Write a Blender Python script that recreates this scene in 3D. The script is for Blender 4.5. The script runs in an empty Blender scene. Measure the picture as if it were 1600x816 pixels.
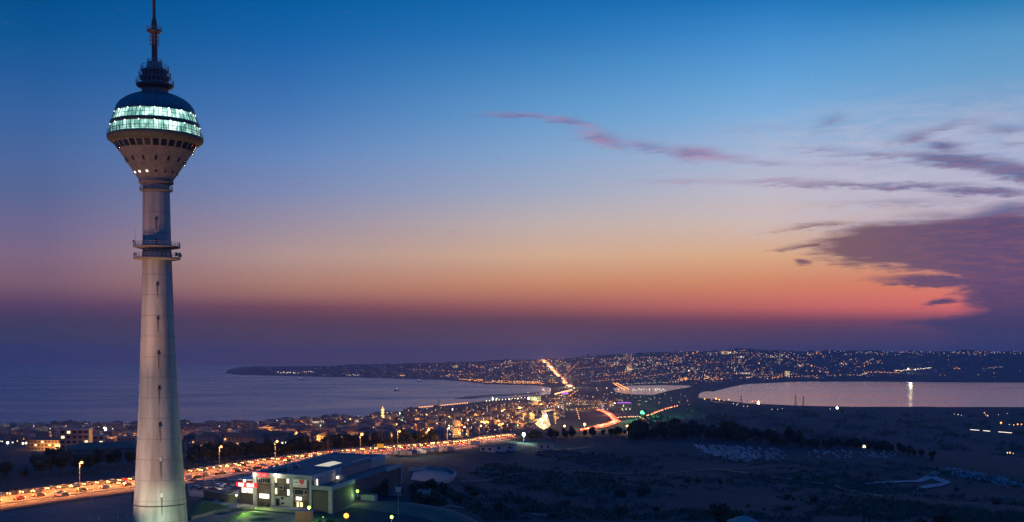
import bpy, bmesh, math, random
import numpy as np
from mathutils import Vector, Matrix
random.seed(7)
R = math.radians
C = bpy.context.scene.collection
SC = bpy.context.scene
# ------------------------------------------------------------------ camera
CAMZ, F, HY, PITCH = 170.0, 1800.0, 556.0, R(2.25)      # metres over the sea; focal length in photo pixels; horizon row
PPY = HY + F*math.tan(PITCH)
cam = bpy.data.cameras.new('camera'); camo = bpy.data.objects.new('camera', cam); C.objects.link(camo)
camo.location = (0, 0, CAMZ); camo.rotation_euler = (R(90)-PITCH, 0, 0)
cam.sensor_width = 36; cam.lens = 36*F/1600; cam.shift_y = (PPY-408)/1600
cam.clip_start = 1; cam.clip_end = 120000
SC.camera = camo
HAZEC, HAZED = (.68,.62,.78), 4.6e-5
SC.view_settings.view_transform = 'Standard'; SC.view_settings.look = 'None'
SC.view_settings.gamma = 1; SC.view_settings.exposure = 0.0
SC.render.engine = 'CYCLES'
cy = SC.cycles
cy.use_denoising = True; cy.denoising_prefilter = 'NONE'; cy.use_adaptive_sampling = True; cy.adaptive_threshold = 0.01
cy.max_bounces = 4; cy.diffuse_bounces = 2; cy.glossy_bounces = 2; cy.volume_bounces = 0; cy.transmission_bounces = 2
cy.sample_clamp_direct = 0; cy.sample_clamp_indirect = 4; cy.use_light_tree = True

def lin(c):
    return tuple(((v/255)/12.92 if v/255 <= .04045 else ((v/255+.055)/1.055)**2.4) for v in c)
def ray(px, py):
    dx, dy = (px-800)/F, (PPY-py)/F
    return np.array([dx, math.cos(PITCH)+dy*math.sin(PITCH), dy*math.cos(PITCH)-math.sin(PITCH)])
def P(px, py, Y):
    r = ray(px, py); s = Y/r[1]
    return Vector((r[0]*s, Y, CAMZ + r[2]*s))
def zat(px, py, Y): return P(px, py, Y).z

# ------------------------------------------------------------------ world: dusk sky, gradient by direction, clouds by direction
W = bpy.data.worlds.new('World'); SC.world = W; W.use_nodes = True
nt = W.node_tree; nt.nodes.clear()
class NT:
    def __init__(s, t): s.t = t
    def n(s, ty, **k):
        x = s.t.nodes.new(ty)
        for a, v in k.items(): setattr(x, a, v)
        return x
    def l(s, a, b): s.t.links.new(a, b)
    def put(s, sock, v):
        if isinstance(v, bpy.types.NodeSocket): s.l(v, sock)
        else: sock.default_value = v
    def m(s, op, a, b=0.0, c=None, clamp=False):
        x = s.n('ShaderNodeMath', operation=op, use_clamp=clamp)
        s.put(x.inputs[0], a); s.put(x.inputs[1], b)
        if c is not None: s.put(x.inputs[2], c)
        return x.outputs[0]
    def mr(s, v, a, b, c=0.0, d=1.0, smooth=True):
        x = s.n('ShaderNodeMapRange', interpolation_type='SMOOTHSTEP' if smooth else 'LINEAR')
        s.put(x.inputs[0], v)
        for i, q in enumerate((a, b, c, d)): x.inputs[i+1].default_value = q
        return x.outputs[0]
    def mix(s, f, a, b):
        x = s.n('ShaderNodeMix', data_type='RGBA')
        s.put(x.inputs[0], f); s.put(x.inputs[6], a if isinstance(a, bpy.types.NodeSocket) else (*a, 1))
        s.put(x.inputs[7], b if isinstance(b, bpy.types.NodeSocket) else (*b, 1))
        return x.outputs[2]
    def comb(s, x_, y_, z_=0.0):
        x = s.n('ShaderNodeCombineXYZ'); s.put(x.inputs[0], x_); s.put(x.inputs[1], y_); s.put(x.inputs[2], z_); return x.outputs[0]
    def noise(s, v, scale, detail=4, rough=.55, dist=0.0):
        x = s.n('ShaderNodeTexNoise'); 
        if v is not None: s.l(v, x.inputs['Vector'])
        x.inputs['Scale'].default_value = scale; x.inputs['Detail'].default_value = detail
        x.inputs['Roughness'].default_value = rough; x.inputs['Distortion'].default_value = dist
        return x.outputs[0]
w = NT(nt)
tc = w.n('ShaderNodeTexCoord'); sp = w.n('ShaderNodeSeparateXYZ'); w.l(tc.outputs['Generated'], sp.inputs[0])
X_, Y_, Z_ = sp.outputs
el = w.m('MULTIPLY', w.m('ARCSINE', Z_), 180/math.pi)           # elevation, degrees
az = w.m('MULTIPLY', w.m('ARCTAN2', X_, Y_), 180/math.pi)       # azimuth from the view's west, degrees
ROWS = [0, 60, 120, 180, 240, 300, 350, 400, 440, 460, 480, 500, 520, 560]
SKY = {
 70: [(0,78,140),(12,86,148),(35,92,155),(55,100,160),(72,104,158),(88,104,150),(108,104,145),(126,104,130),(126,96,114),(108,80,106),(84,64,98),(64,60,92),(58,60,92),(58,60,96)],
 450: [(0,90,158),(20,98,168),(45,108,175),(70,120,182),(98,134,188),(126,139,180),(155,144,164),(180,151,146),(176,130,116),(160,112,104),(116,72,88),(86,62,84),(79,63,87),(78,65,89)],
 850: [(15,105,175),(40,118,185),(72,138,195),(100,155,205),(132,166,206),(162,172,196),(194,178,176),(214,174,146),(206,144,110),(190,122,100),(156,92,92),(98,65,84),(88,66,90),(84,68,92)],
 1200: [(25,115,185),(65,140,205),(95,160,215),(125,175,220),(164,183,214),(194,189,202),(212,188,178),(224,174,136),(216,140,104),(212,124,100),(196,104,99),(124,69,90),(88,65,94),(74,65,97)],
 1540: [(30,120,180),(85,150,200),(105,160,205),(138,168,206),(162,176,210),(184,178,203),(188,165,175),(205,150,135),(226,130,105),(228,122,108),(226,112,108),(122,76,104),(79,67,108),(64,66,106)]}
NADIR, ZEN, ELMAX = (60,60,95), (0,98,195), 60.0
def ramp(fac, stops):
    cr = w.n('ShaderNodeValToRGB'); w.l(fac, cr.inputs[0]); e = cr.color_ramp.elements
    stops = sorted(stops)
    e[0].position, e[0].color = stops[0][0], (*lin(stops[0][1]), 1)
    e[1].position, e[1].color = stops[-1][0], (*lin(stops[-1][1]), 1)
    for p_, c_ in stops[1:-1]:
        q = e.new(p_); q.color = (*lin(c_), 1)
    return cr.outputs[0]
fac = w.m('DIVIDE', w.m('ADD', el, 2.0), ELMAX+2.0, clamp=True)
cols = []
for px in sorted(SKY):
    a = math.atan((px-800)/F)
    st = [(0.0, SKY[px][-1])]
    for py, c in zip(ROWS, SKY[px]):
        e_ = math.degrees(math.atan((HY-py)/F*math.cos(a)))
        st.append(((e_+2)/(ELMAX+2), c))
    st.append((.35, (0,84,165))); st.append((1.0, ZEN))
    cols.append((math.degrees(a), ramp(fac, st)))
cur = cols[0][1]
for (a0, _), (a1, c1) in zip(cols, cols[1:]):
    cur = w.mix(w.mr(az, a0, a1, smooth=False), cur, c1)
# the eastern half of the sky, behind the camera, is deep blue
east = ramp(fac, [(0, (52,52,86)), (.05, (58,60,104)), (.15, (36,66,130)), (.4, (4,84,172)), (1, ZEN)])
cur = w.mix(w.mr(w.m('ABSOLUTE', az), 38, 110), cur, east)
# clouds: soft shapes laid on the dome in degrees (az, el), broken up with noise
def cdeg(px, py):
    a = math.atan((px-800)/F); return math.degrees(a), math.degrees(math.atan((HY-py)/F*math.cos(a)))
sv = w.comb(w.m('MULTIPLY', az, .35), w.m('MULTIPLY', el, 1.6))
nz1 = w.noise(sv, 1.0, 6, .6, .4)
sv2 = w.comb(w.m('MULTIPLY', az, .8), w.m('MULTIPLY', el, 5.0))
nz2 = w.noise(sv2, 1.0, 5, .6, .2)
sv3 = w.comb(w.m('ADD', w.m('MULTIPLY', az, .12), 7.0), w.m('MULTIPLY', el, .55))
nz3 = w.noise(sv3, 1.0, 5, .6, .8)
azd = w.m('ADD', az, w.m('MULTIPLY', w.m('SUBTRACT', nz1, .5), 1.6))
eld = w.m('ADD', el, w.m('ADD', w.m('MULTIPLY', w.m('SUBTRACT', nz2, .5), .55), w.m('MULTIPLY', w.m('SUBTRACT', nz3, .5), .9)))
cv = w.comb(azd, eld)
D2 = F*math.pi/180
def group(shapes):
    acc = None
    for (px, py, rx, ry, rot, wt) in shapes:
        a, e = cdeg(px, py); k = math.cos(R(a))**2
        mp = w.n('ShaderNodeMapping', vector_type='TEXTURE'); w.l(cv, mp.inputs[0])
        mp.inputs['Location'].default_value = (a, e, 0)
        mp.inputs['Rotation'].default_value = (0, 0, -R(rot))
        mp.inputs['Scale'].default_value = (rx/D2*k*1.4, ry/D2*k*1.4, 1)
        g = w.n('ShaderNodeTexGradient', gradient_type='SPHERICAL'); w.l(mp.outputs[0], g.inputs[0])
        v = w.m('MULTIPLY', g.outputs[1], wt)
        acc = v if acc is None else w.m('MAXIMUM', acc, v)
    return acc
pink = group([(820,181,85,7,2,.75),(885,191,55,9,12,.8),(940,219,55,16,12,.75),(1010,228,70,13,10,.62),(1085,240,55,14,8,.9),(1130,246,60,9,6,.6),(1200,256,80,8,4,.55),(1310,262,120,8,2,.45),(1070,284,100,7,0,.42),(1210,288,110,7,2,.6),(870,190,90,5,10,.35),(1180,205,90,10,0,.28)])
pa = w.m('MULTIPLY', w.mr(w.m('ADD', pink, w.m('MULTIPLY', w.m('SUBTRACT', nz2, .5), .35)), .05, .85), .8)
cur = w.mix(pa, cur, w.mix(w.mr(nz1, .35, .6), lin((178,128,160)), lin((120,112,160))))
cur = w.mix(w.m('MULTIPLY', w.m('MULTIPLY', w.mr(nz1, .35, .62), w.mr(az, 6, 19)), w.m('MULTIPLY', w.mr(el, 4.5, 7.0), w.mr(el, 13.0, 9.0, 0.0, .55))), cur, lin((196,192,212)))
blue = group([(1290,196,50,16,-15,.35),(1425,214,60,14,-10,.5),(1465,228,45,12,5,.7),(1370,245,100,9,3,.5),(1340,292,150,6,2,.6),(1400,318,140,8,2,.38),(1290,235,90,7,2,.35),(1470,200,90,9,-4,.4),(1560,205,70,10,4,.4),(1420,345,120,8,2,.4),(1495,252,110,14,9,.95),(1590,272,90,20,14,1.0),(1420,293,130,7,2,.7),(1530,302,100,9,4,.9),(1590,330,110,17,-4,.9),(1470,335,90,8,2,.45),(1590,225,60,8,0,.4),(1560,360,80,8,0,.6)])
ba = w.m('MULTIPLY', w.mr(w.m('ADD', blue, w.m('MULTIPLY', w.m('SUBTRACT', nz2, .5), .5)), .06, .75), .8)
cur = w.mix(ba, cur, w.mix(w.mr(nz2, .4, .6), lin((72,82,138)), lin((112,88,132))))
mass = group([(1395,383,120,36,0,1.4),(1510,382,190,41,0,1.8),(1335,370,80,12,-3,.8),(1630,402,170,42,0,2.0),(1455,438,95,10,2,1.2),(1640,445,135,55,0,2.0),(1650,515,160,55,0,2.0),(1490,505,90,14,0,.7),(1472,471,34,7,-6,.8),(1254,410,16,6,10,.8),(1268,352,70,7,-3,.5),(1260,380,70,7,-6,.6),(1340,402,60,14,4,.8)])
ma = w.mr(w.m('ADD', mass, w.m('ADD', w.m('MULTIPLY', w.m('SUBTRACT', nz2, .5), .7), w.m('MULTIPLY', w.m('SUBTRACT', nz1, .5), .4))), .08, .68)
mcol = w.mix(w.mr(az, 14, 23), lin((122,92,104)), lin((92,74,116)))
mcol = w.mix(w.mr(nz2, .4, .68), mcol, w.mix(w.mr(az, 14, 23), lin((124,90,98)), lin((118,82,112))))
mcol = w.mix(w.mr(el, 1.0, 4.2), lin((64,62,104)), mcol)
cur = w.mix(w.m('MULTIPLY', ma, .96), cur, mcol)
# faint streaking of the whole sky

bg = w.n('ShaderNodeBackground'); w.l(cur, bg.inputs[0]); bg.inputs[1].default_value = 1.0
sky = w.n('ShaderNodeTexSky'); sky.sky_type = 'NISHITA'; sky.sun_disc = False
sky.sun_elevation = R(-4); sky.sun_rotation = R(14)
bg2 = w.n('ShaderNodeBackground'); w.l(sky.outputs[0], bg2.inputs[0]); bg2.inputs[1].default_value = 0.01
ad = w.n('ShaderNodeAddShader'); w.l(bg.outputs[0], ad.inputs[0]); w.l(bg2.outputs[0], ad.inputs[1])
wo = w.n('ShaderNodeOutputWorld'); w.l(ad.outputs[0], wo.inputs[0])

# last afterglow of the sun just under the western horizon
sd = bpy.data.lights.new('afterglow_sun', 'SUN'); sd.energy = .06; sd.angle = R(30); sd.color = (1, .55, .38)
so = bpy.data.objects.new('afterglow_sun', sd); C.objects.link(so); so.rotation_euler = (R(84), 0, R(180-16))
# ------------------------------------------------------------------ materials
MATS = {}
def mat(name, col, rough=.85, var=0.0, vscale=.3, metal=0.0, emit=None, es=0.0, bump=0.0, col2=None, stretch=(1,1,1), spec=.5, sample=False, bscale=None):
    if name in MATS: return MATS[name]
    m = bpy.data.materials.new(name); m.use_nodes = True; t = NT(m.node_tree); t.t.nodes.clear()
    p = t.n('ShaderNodeBsdfPrincipled'); o = t.n('ShaderNodeOutputMaterial'); t.l(p.outputs[0], o.inputs[0])
    p.inputs['Roughness'].default_value = rough; p.inputs['Metallic'].default_value = metal
    p.inputs['Specular IOR Level'].default_value = spec
    p.inputs['Base Color'].default_value = (*col, 1)
    if var or col2 or bump:
        tcn = t.n('ShaderNodeTexCoord'); mp = t.n('ShaderNodeMapping'); t.l(tcn.outputs['Object'], mp.inputs[0])
        mp.inputs['Scale'].default_value = stretch
        nz = t.noise(mp.outputs[0], vscale, 7, .62)
        c2 = col2 or tuple(c*(1-var) for c in col)
        t.l(t.mix(t.mr(nz, .35, .65), col, c2), p.inputs['Base Color'])
        if bump:
            b = t.n('ShaderNodeBump'); b.inputs['Strength'].default_value = bump
            nb = nz if bscale is None else t.noise(mp.outputs[0], bscale, 4, .6)
            t.l(nb, b.inputs['Height']); t.l(b.outputs[0], p.inputs['Normal'])
    if emit:
        p.inputs['Emission Color'].default_value = (*emit, 1); p.inputs['Emission Strength'].default_value = es
        m.cycles.emission_sampling = 'FRONT' if sample else 'NONE'
    MATS[name] = m; return m
WARM = (1.0, .42, .10)
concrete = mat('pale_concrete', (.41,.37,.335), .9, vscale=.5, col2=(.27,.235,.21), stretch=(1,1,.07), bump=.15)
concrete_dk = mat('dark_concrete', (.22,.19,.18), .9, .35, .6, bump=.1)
steel = mat('painted_steel', (.10,.08,.08), .6, .3, 1.0)
steel_red = mat('red_oxide_steel', (.20,.075,.06), .6, .35, .8)
galv = mat('galvanised_steel', (.30,.31,.32), .5, .3, 2.0, metal=.3)
dome_m = mat('dome_cladding', (.035,.10,.12), .45, .3, .5, metal=.2)
glassdk = mat('dark_window_glass', (.015,.02,.03), .12, spec=.7)
asphalt = mat('asphalt', (.055,.052,.052), .85, vscale=.15, col2=(.035,.034,.036), bump=.1)
asphalt2 = mat('old_asphalt', (.11,.105,.10), .9, vscale=.1, col2=(.07,.067,.065), bump=.1)
paint = mat('road_paint', (.62,.62,.58), .7, .3, 1.5)
kerbm = mat('kerb_concrete', (.28,.27,.25), .9, .3, 1.0)
brown = mat('brown_cladding', (.10,.078,.065), .8, .25, .5)
white_r = mat('white_render', (.40,.385,.37), .85, .15, .5)
roofm = mat('grey_roof_membrane', (.045,.045,.050), .7, .35, .15)
corr = mat('blue_grey_sheet', (.13,.17,.19), .55, .3, 1.2, stretch=(1,1,.1))
bark = mat('bark', (.06,.045,.035), .95, .4, 2)
rub = mat('black_rubber', (.02,.02,.02), .9)
WIN = mat('lit_window_warm', (.5,.5,.4), emit=(1,.80,.42), es=1.7)
WIN2 = mat('lit_window_white', (.5,.5,.5), emit=(1,.93,.75), es=2.2)
WIN3 = mat('lit_window_amber', (.5,.4,.3), emit=(1,.50,.16), es=1.4)
L_SOD = mat('sodium_lamp', (.5,.4,.3), emit=(1,.30,.03), es=3.4)
L_SODF = mat('distant_sodium_lamp', (.5,.4,.3), emit=(1,.37,.08), es=3.0)
L_WHITE = mat('white_lamp', (.5,.5,.5), emit=(1,.90,.72), es=9)
L_WHF = mat('distant_white_lamp', (.5,.5,.5), emit=(1,.85,.62), es=2.2)
L_GREEN = mat('green_lamp', (.4,.5,.3), emit=(.40,1,.04), es=3)
L_GRNF = mat('pale_green_lamp', (.4,.5,.4), emit=(.6,1,.45), es=6)
L_RED = mat('red_lamp', (.5,.1,.1), emit=(1,.06,.05), es=4)
L_PURP = mat('purple_neon', (.3,.1,.5), emit=(.50,.12,.95), es=1.4)
L_BLUE = mat('blue_lamp', (.2,.3,.6), emit=(.15,.25,1), es=3)
HEAD = mat('headlight_glow', (.6,.6,.5), emit=(1,.46,.13), es=9, sample=False)
TAIL = mat('taillight_glow', (.4,.05,.05), emit=(1,.13,.03), es=6, sample=False)
HEADF = mat('distant_headlight', (.6,.6,.5), emit=(1,.50,.16), es=3)
HEADW = mat('distant_white_headlight', (.6,.6,.5), emit=(1,.60,.22), es=3)
TAILF = mat('distant_taillight', (.4,.05,.05), emit=(1,.11,.03), es=2.6)
def leafmat(name, c):
    return mat(name, c, .9, vscale=.8, col2=tuple(x*.5 for x in c))
leafA = leafmat('dark_leaves', (.035,.05,.025)); leafB = leafmat('olive_leaves', (.06,.065,.03)); leafC = leafmat('cypress_leaves', (.02,.032,.02))

# ------------------------------------------------------------------ mesh helpers
class MB:
    def __init__(s): s.v = []; s.f = []; s.mi = []; s.mats = []; s.sm = []
    def mid(s, m):
        if m not in s.mats: s.mats.append(m)
        return s.mats.index(m)
    def add(s, vs, fs, m, smooth=False):
        o = len(s.v); s.v += [tuple(v) for v in vs]; k = s.mid(m)
        for f in fs: s.f.append(tuple(o+i for i in f)); s.mi.append(k); s.sm.append(smooth)
    def hexa(s, p, m):  # 8 points: bottom 4 ccw, top 4 ccw
        s.add(p, [(3,2,1,0),(4,5,6,7),(0,1,5,4),(1,2,6,5),(2,3,7,6),(3,0,4,7)], m)
    def box(s, x0, x1, y0, y1, z0, z1, m):
        s.hexa([(x0,y0,z0),(x1,y0,z0),(x1,y1,z0),(x0,y1,z0),(x0,y0,z1),(x1,y0,z1),(x1,y1,z1),(x0,y1,z1)], m)
    def bar(s, a, b, r0, m, r1=None, n=6, smooth=True):
        a, b = Vector(a), Vector(b); r1 = r0 if r1 is None else r1
        d = (b-a).normalized(); u = d.orthogonal().normalized(); v = d.cross(u)
        vs = [a+(u*math.cos(t)+v*math.sin(t))*r0 for t in [2*math.pi*i/n for i in range(n)]] + [b+(u*math.cos(t)+v*math.sin(t))*r1 for t in [2*math.pi*i/n for i in range(n)]]
        s.add(vs, [(i, (i+1)%n, n+(i+1)%n, n+i) for i in range(n)] + [tuple(range(n-1,-1,-1)), tuple(range(n,2*n))], m, False)
    def lathe(s, prof, m, n=64, c=(0,0), smooth=True, a0=0, a1=2*math.pi, close=True):
        k = len(prof); full = abs(a1-a0-2*math.pi) < 1e-6; N = n if full else n+1; vs = []
        for i in range(N):
            t = a0+(a1-a0)*i/n
            for r, z in prof: vs.append((c[0]+r*math.cos(t), c[1]+r*math.sin(t), z))
        fs = []
        for i in range(n):
            j = (i+1) % N
            for q in range(k-1): fs.append((i*k+q, j*k+q, j*k+q+1, i*k+q+1))
        s.add(vs, fs, m, smooth)
    def ball(s, c, r, m, n=6, rz=None):
        rz = r if rz is None else rz
        prof = [(max(1e-3, r*math.sin(math.pi*i/4)), c[2]-rz*math.cos(math.pi*i/4)) for i in range(5)]
        s.lathe(prof, m, n, (c[0], c[1]))
    def build(s, name, parent=None):
        me = bpy.data.meshes.new(name); me.from_pydata(s.v, [], s.f)
        for m in s.mats: me.materials.append(m)
        me.polygons.foreach_set('material_index', s.mi); me.polygons.foreach_set('use_smooth', s.sm); me.update()
        o = bpy.data.objects.new(name, me); C.objects.link(o)
        if parent: o.parent = parent
        return o
def tag(o, label=None, cat=None, group=None, kind=None):
    for k, v in (('label', label), ('category', cat), ('group', group), ('kind', kind)):
        if v: o[k] = v
    return o
def empty(name, loc, rz=0):
    o = bpy.data.objects.new(name, None); C.objects.link(o); o.location = loc; o.rotation_euler = (0, 0, rz); o.empty_display_size = 1
    return o
def copy_tree(o, parent=None):
    c = o.copy(); C.objects.link(c)
    if parent: c.parent = parent
    for ch in o.children: copy_tree(ch, c)
    return c
def light(name, loc, power, col, parent=None, rad=.3, spot=None, aim=None, blend=.5):
    d = bpy.data.lights.new(name, 'SPOT' if spot else 'POINT'); d.energy = power; d.color = col; d.shadow_soft_size = rad
    if power > 80000: d.specular_factor = 0.0
    o = bpy.data.objects.new(name, d); C.objects.link(o); o.location = loc
    if spot: d.spot_size = spot; d.spot_blend = blend
    if aim is not None: o.rotation_euler = (Vector(aim)-Vector(loc)).to_track_quat('-Z', 'Y').to_euler()
    if parent: o.parent = parent
    return o

# ------------------------------------------------------------------ terrain
# per image column: knots (distance, 'y' photo row or absolute height)
def y(v): return ('y', v)
def h(v): return ('z', v)
S = -10.0     # sea bed
PROF = {
#        A near            B fore            C highway        D crest           E foot           F mid town        G shore           H bed          I bed           J far shore       K hill            L ridge           M behind
 -700:[(60,h(106)),(340,h(116)),(430,h(116)),(540,h(112)),(1000,h(80)),(1700,h(40)),(2500,h(2)),(2600,h(S)),(10000,h(S)),(13000,h(S)),(16000,h(S)),(19000,h(S)),(20500,h(S))],
 0:   [(60,h(106)),(350,h(117.5)),(430,h(117.5)),(560,y(733)),(1000,y(711)),(1700,y(690)),(2700,h(.5)),(2800,h(S)),(10000,h(S)),(13000,h(S)),(16000,h(S)),(19000,h(S)),(20500,h(S))],
 200: [(60,h(106)),(350,h(117.5)),(480,h(117)),(600,y(723)),(1050,y(711)),(1750,y(688)),(2750,h(.5)),(2850,h(S)),(10000,h(S)),(13000,h(S)),(16000,h(S)),(19000,h(S)),(20500,h(S))],
 345: [(60,h(106)),(350,h(121)),(540,h(117)),(640,y(712)),(1100,y(701)),(1800,y(683)),(2820,h(.5)),(2920,h(S)),(9500,h(S)),(10900,h(S)),(11200,h(-6)),(11800,h(-5)),(20500,h(S))],
 372: [(60,h(106)),(350,h(123)),(550,h(117)),(645,y(712)),(1100,y(700)),(1800,y(682)),(2860,h(.5)),(2950,h(S)),(9500,h(S)),(10400,h(1)),(11000,y(581)),(11800,y(580)),(20500,h(S))],
 400: [(60,h(106)),(350,h(123.5)),(570,h(117)),(660,y(710)),(1150,y(698)),(1850,y(681)),(2900,h(.5)),(3000,h(S)),(9600,h(S)),(10100,h(1)),(11000,y(579)),(11800,y(576)),(20500,h(S))],
 480: [(60,h(106)),(350,h(123.5)),(620,h(116.5)),(700,y(705)),(1200,y(695)),(1900,y(677)),(3100,h(.5)),(3200,h(S)),(9100,h(S)),(9400,h(1)),(10400,y(580)),(11500,y(575)),(20500,h(S))],
 560: [(60,h(106)),(385,h(123.3)),(650,h(116)),(730,y(700)),(1250,y(700)),(2000,y(675)),(3200,h(.5)),(3300,h(S)),(8700,h(S)),(9000,h(1)),(10000,y(579)),(11200,y(571)),(20500,h(S))],
 640: [(60,h(106)),(425,h(122.8)),(690,h(114)),(780,y(694)),(1300,y(706)),(2100,y(672)),(3550,h(.8)),(3650,h(S)),(8200,h(S)),(8500,h(1)),(9500,y(581)),(11000,y(568)),(20500,h(S))],
 700: [(60,h(106)),(400,h(118.5)),(730,h(113)),(850,y(686.5)),(1350,h(58)),(2300,h(22)),(3900,h(.8)),(4000,h(S)),(7800,h(S)),(8100,h(1)),(9500,y(579)),(11000,y(566)),(20500,h(S))],
 760: [(60,h(106)),(380,h(112)),(800,h(111)),(980,y(679.5)),(1450,h(45)),(2400,h(14)),(4300,h(1)),(4420,h(S)),(6700,h(S)),(6900,h(1)),(8800,y(580)),(10500,y(564)),(20500,h(S))],
 830: [(60,h(106)),(385,h(112)),(700,h(108)),(1020,y(675.5)),(1600,h(30)),(2600,h(9)),(4900,h(1.2)),(5050,h(S)),(6300,h(S)),(6600,h(1)),(8700,y(578)),(10400,y(562)),(20500,h(S))],
 880: [(60,h(106)),(390,h(113)),(650,h(107)),(1020,y(676.5)),(1700,h(25)),(2700,h(8)),(4900,h(7)),(5200,h(6.5)),(6000,h(6.5)),(6600,h(7)),(8700,y(577)),(10400,y(560)),(20500,h(S))],
 950: [(60,h(106)),(390,h(113)),(640,h(105)),(980,y(678)),(1750,h(22)),(2700,h(9)),(4900,h(6)),(5200,h(6)),(6300,h(6)),(6900,h(7)),(8700,y(577)),(10400,y(555)),(20500,h(S))],
 1020:[(60,h(106)),(390,h(113)),(620,h(104)),(1050,y(674)),(1850,h(18)),(2900,h(26)),(4700,h(6)),(5200,h(6)),(6500,h(6)),(7000,h(7)),(8900,y(575)),(10400,y(551)),(20500,h(S))],
 1085:[(60,h(106)),(390,h(113)),(610,h(104)),(1080,y(674)),(1900,h(16)),(3000,y(632)),(4600,h(4)),(4700,h(3)),(5000,h(3)),(6000,h(6)),(8900,y(575)),(10500,y(549)),(20500,h(S))],
 1115:[(60,h(106)),(390,h(113)),(610,h(104)),(1090,y(676)),(1900,h(15)),(3000,y(632)),(4500,h(1)),(4600,h(S)),(5300,h(S)),(5500,h(2)),(8900,y(575)),(10500,y(548)),(20500,h(S))],
 1165:[(60,h(106)),(390,h(113)),(600,h(104)),(1060,y(681)),(1900,h(14)),(3000,y(638)),(4100,h(1)),(4200,h(S)),(6700,h(S)),(6900,h(2)),(8900,y(575)),(10500,y(546)),(20500,h(S))],
 1250:[(60,h(106)),(390,h(113)),(600,h(103)),(1020,y(689)),(1900,h(14)),(3100,y(640)),(3900,h(1)),(4000,h(S)),(7400,h(S)),(7600,h(2)),(9000,y(577)),(10500,y(548)),(20500,h(S))],
 1350:[(60,h(106)),(390,h(113)),(600,h(101)),(980,y(697)),(1900,h(14)),(3300,y(636)),(3800,h(1)),(3900,h(S)),(7400,h(S)),(7600,h(2)),(9000,y(578)),(10600,y(549)),(20500,h(S))],
 1430:[(60,h(106)),(390,h(112)),(600,h(99)),(930,y(707)),(1900,h(13)),(3300,y(636)),(3800,h(1)),(3900,h(S)),(7300,h(S)),(7500,h(2)),(9000,y(579)),(10600,y(549)),(20500,h(S))],
 1480:[(60,h(106)),(390,h(112)),(600,h(97)),(900,y(722)),(1900,h(13)),(3300,y(637)),(3800,h(1)),(3900,h(S)),(7200,h(S)),(7400,h(2)),(9000,y(580)),(10600,y(549)),(20500,h(S))],
 1600:[(60,h(106)),(390,h(111)),(600,h(95)),(850,y(742)),(1800,h(12)),(3300,y(640)),(3800,h(1)),(3900,h(S)),(7100,h(S)),(7300,h(2)),(9000,y(581)),(10600,y(549)),(20500,h(S))],
 2300:[(60,h(106)),(390,h(108)),(600,h(90)),(850,h(76)),(1800,h(12)),(3300,h(22)),(3800,h(1)),(3900,h(S)),(7100,h(S)),(7300,h(2)),(9000,h(60)),(10600,h(190)),(20500,h(S))]}
PC = sorted(PROF); KD = np.zeros((len(PC), 13)); KZ = np.zeros((len(PC), 13))
for i, c in enumerate(PC):
    for k, (Y, (t_, v)) in enumerate(PROF[c]):
        KD[i, k] = Y; KZ[i, k] = zat(c, v, Y) if t_ == 'y' else v
PCa = np.array(PC, float)
def knots(c):
    c = np.atleast_1d(np.asarray(c, float))
    return np.stack([np.interp(c, PCa, KD[:, k]) for k in range(13)], -1), np.stack([np.interp(c, PCa, KZ[:, k]) for k in range(13)], -1)
def undul(X, Y, z):
    n = (np.sin(X*.0061+1.3)*np.cos(Y*.0047+.4)*.5 + np.sin(X*.0143+Y*.0111)*.3 + np.sin(X*.031-Y*.027+2)*.15 + np.sin(X*.071+Y*.063)*.08)
    a = np.interp(Y, [0, 380, 520, 900, 1000, 1600, 3000, 6000, 9000, 11000], [.3, 1.2, 3.2, 3.6, 4.0, 5.0, 4.0, 2.0, 14.0, 16.0])
    a = a*np.clip((z-1.5)/12, 0, 1)
    col = 800+F*X/np.maximum(Y, 1)
    a = a*np.where(Y < 1000, np.interp(col, [640, 760, 900], [.06, .3, 1.0]), 1.0)*np.where(Y < 345, .2, 1.0)
    return n*a
def H(X, Y):
    X = np.atleast_1d(np.asarray(X, float)); Y = np.atleast_1d(np.asarray(Y, float))
    c = np.clip(800+F*X/np.maximum(Y, 1), PC[0], PC[-1]); kd, kz = knots(c)
    z = np.empty(len(X))
    for k in range(12):
        m_ = (Y >= kd[:, k]) & (Y <= kd[:, k+1])
        t = (Y-kd[:, k])/(kd[:, k+1]-kd[:, k]); z[m_] = (kz[:, k]+t*(kz[:, k+1]-kz[:, k]))[m_]
    z[Y < kd[:, 0]] = kz[Y < kd[:, 0], 0]; z[Y > kd[:, -1]] = S
    return z+undul(X, Y, z)
def Hs(x, y_): return float(H([x], [y_])[0])
MARCH = np.concatenate([np.geomspace(120, 1300, 700), np.geomspace(1302, 12500, 900)])
def ground(px, py, ymin=0):
    r = ray(px, py); Y = MARCH[MARCH >= ymin]; X = Y*r[0]/r[1]; z = CAMZ+Y*r[2]/r[1]; hh = H(X, Y)
    below = np.nonzero(z < hh)[0]
    if len(below) == 0: return None
    i = below[0]
    if i == 0: return Vector((X[0], Y[0], hh[0]))
    d0, d1 = z[i-1]-hh[i-1], z[i]-hh[i]; t = d0/(d0-d1)
    Yc = Y[i-1]+t*(Y[i]-Y[i-1]); Xc = Yc*r[0]/r[1]
    return Vector((Xc, Yc, Hs(Xc, Yc)))
NS = [2, 34, 10, 16, 16, 16, 16, 3, 6, 3, 20, 20, 6]
ccols = np.unique(np.concatenate([np.arange(-700, 0, 50), np.arange(0, 1601, 5), np.arange(1650, 2301, 50), PCa]))
kd, kz = knots(ccols); NR = None; rowsY = []
rowsY.append(kd[:, :1]*0+1.0); rowsY.append(kd[:, :1])
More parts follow.
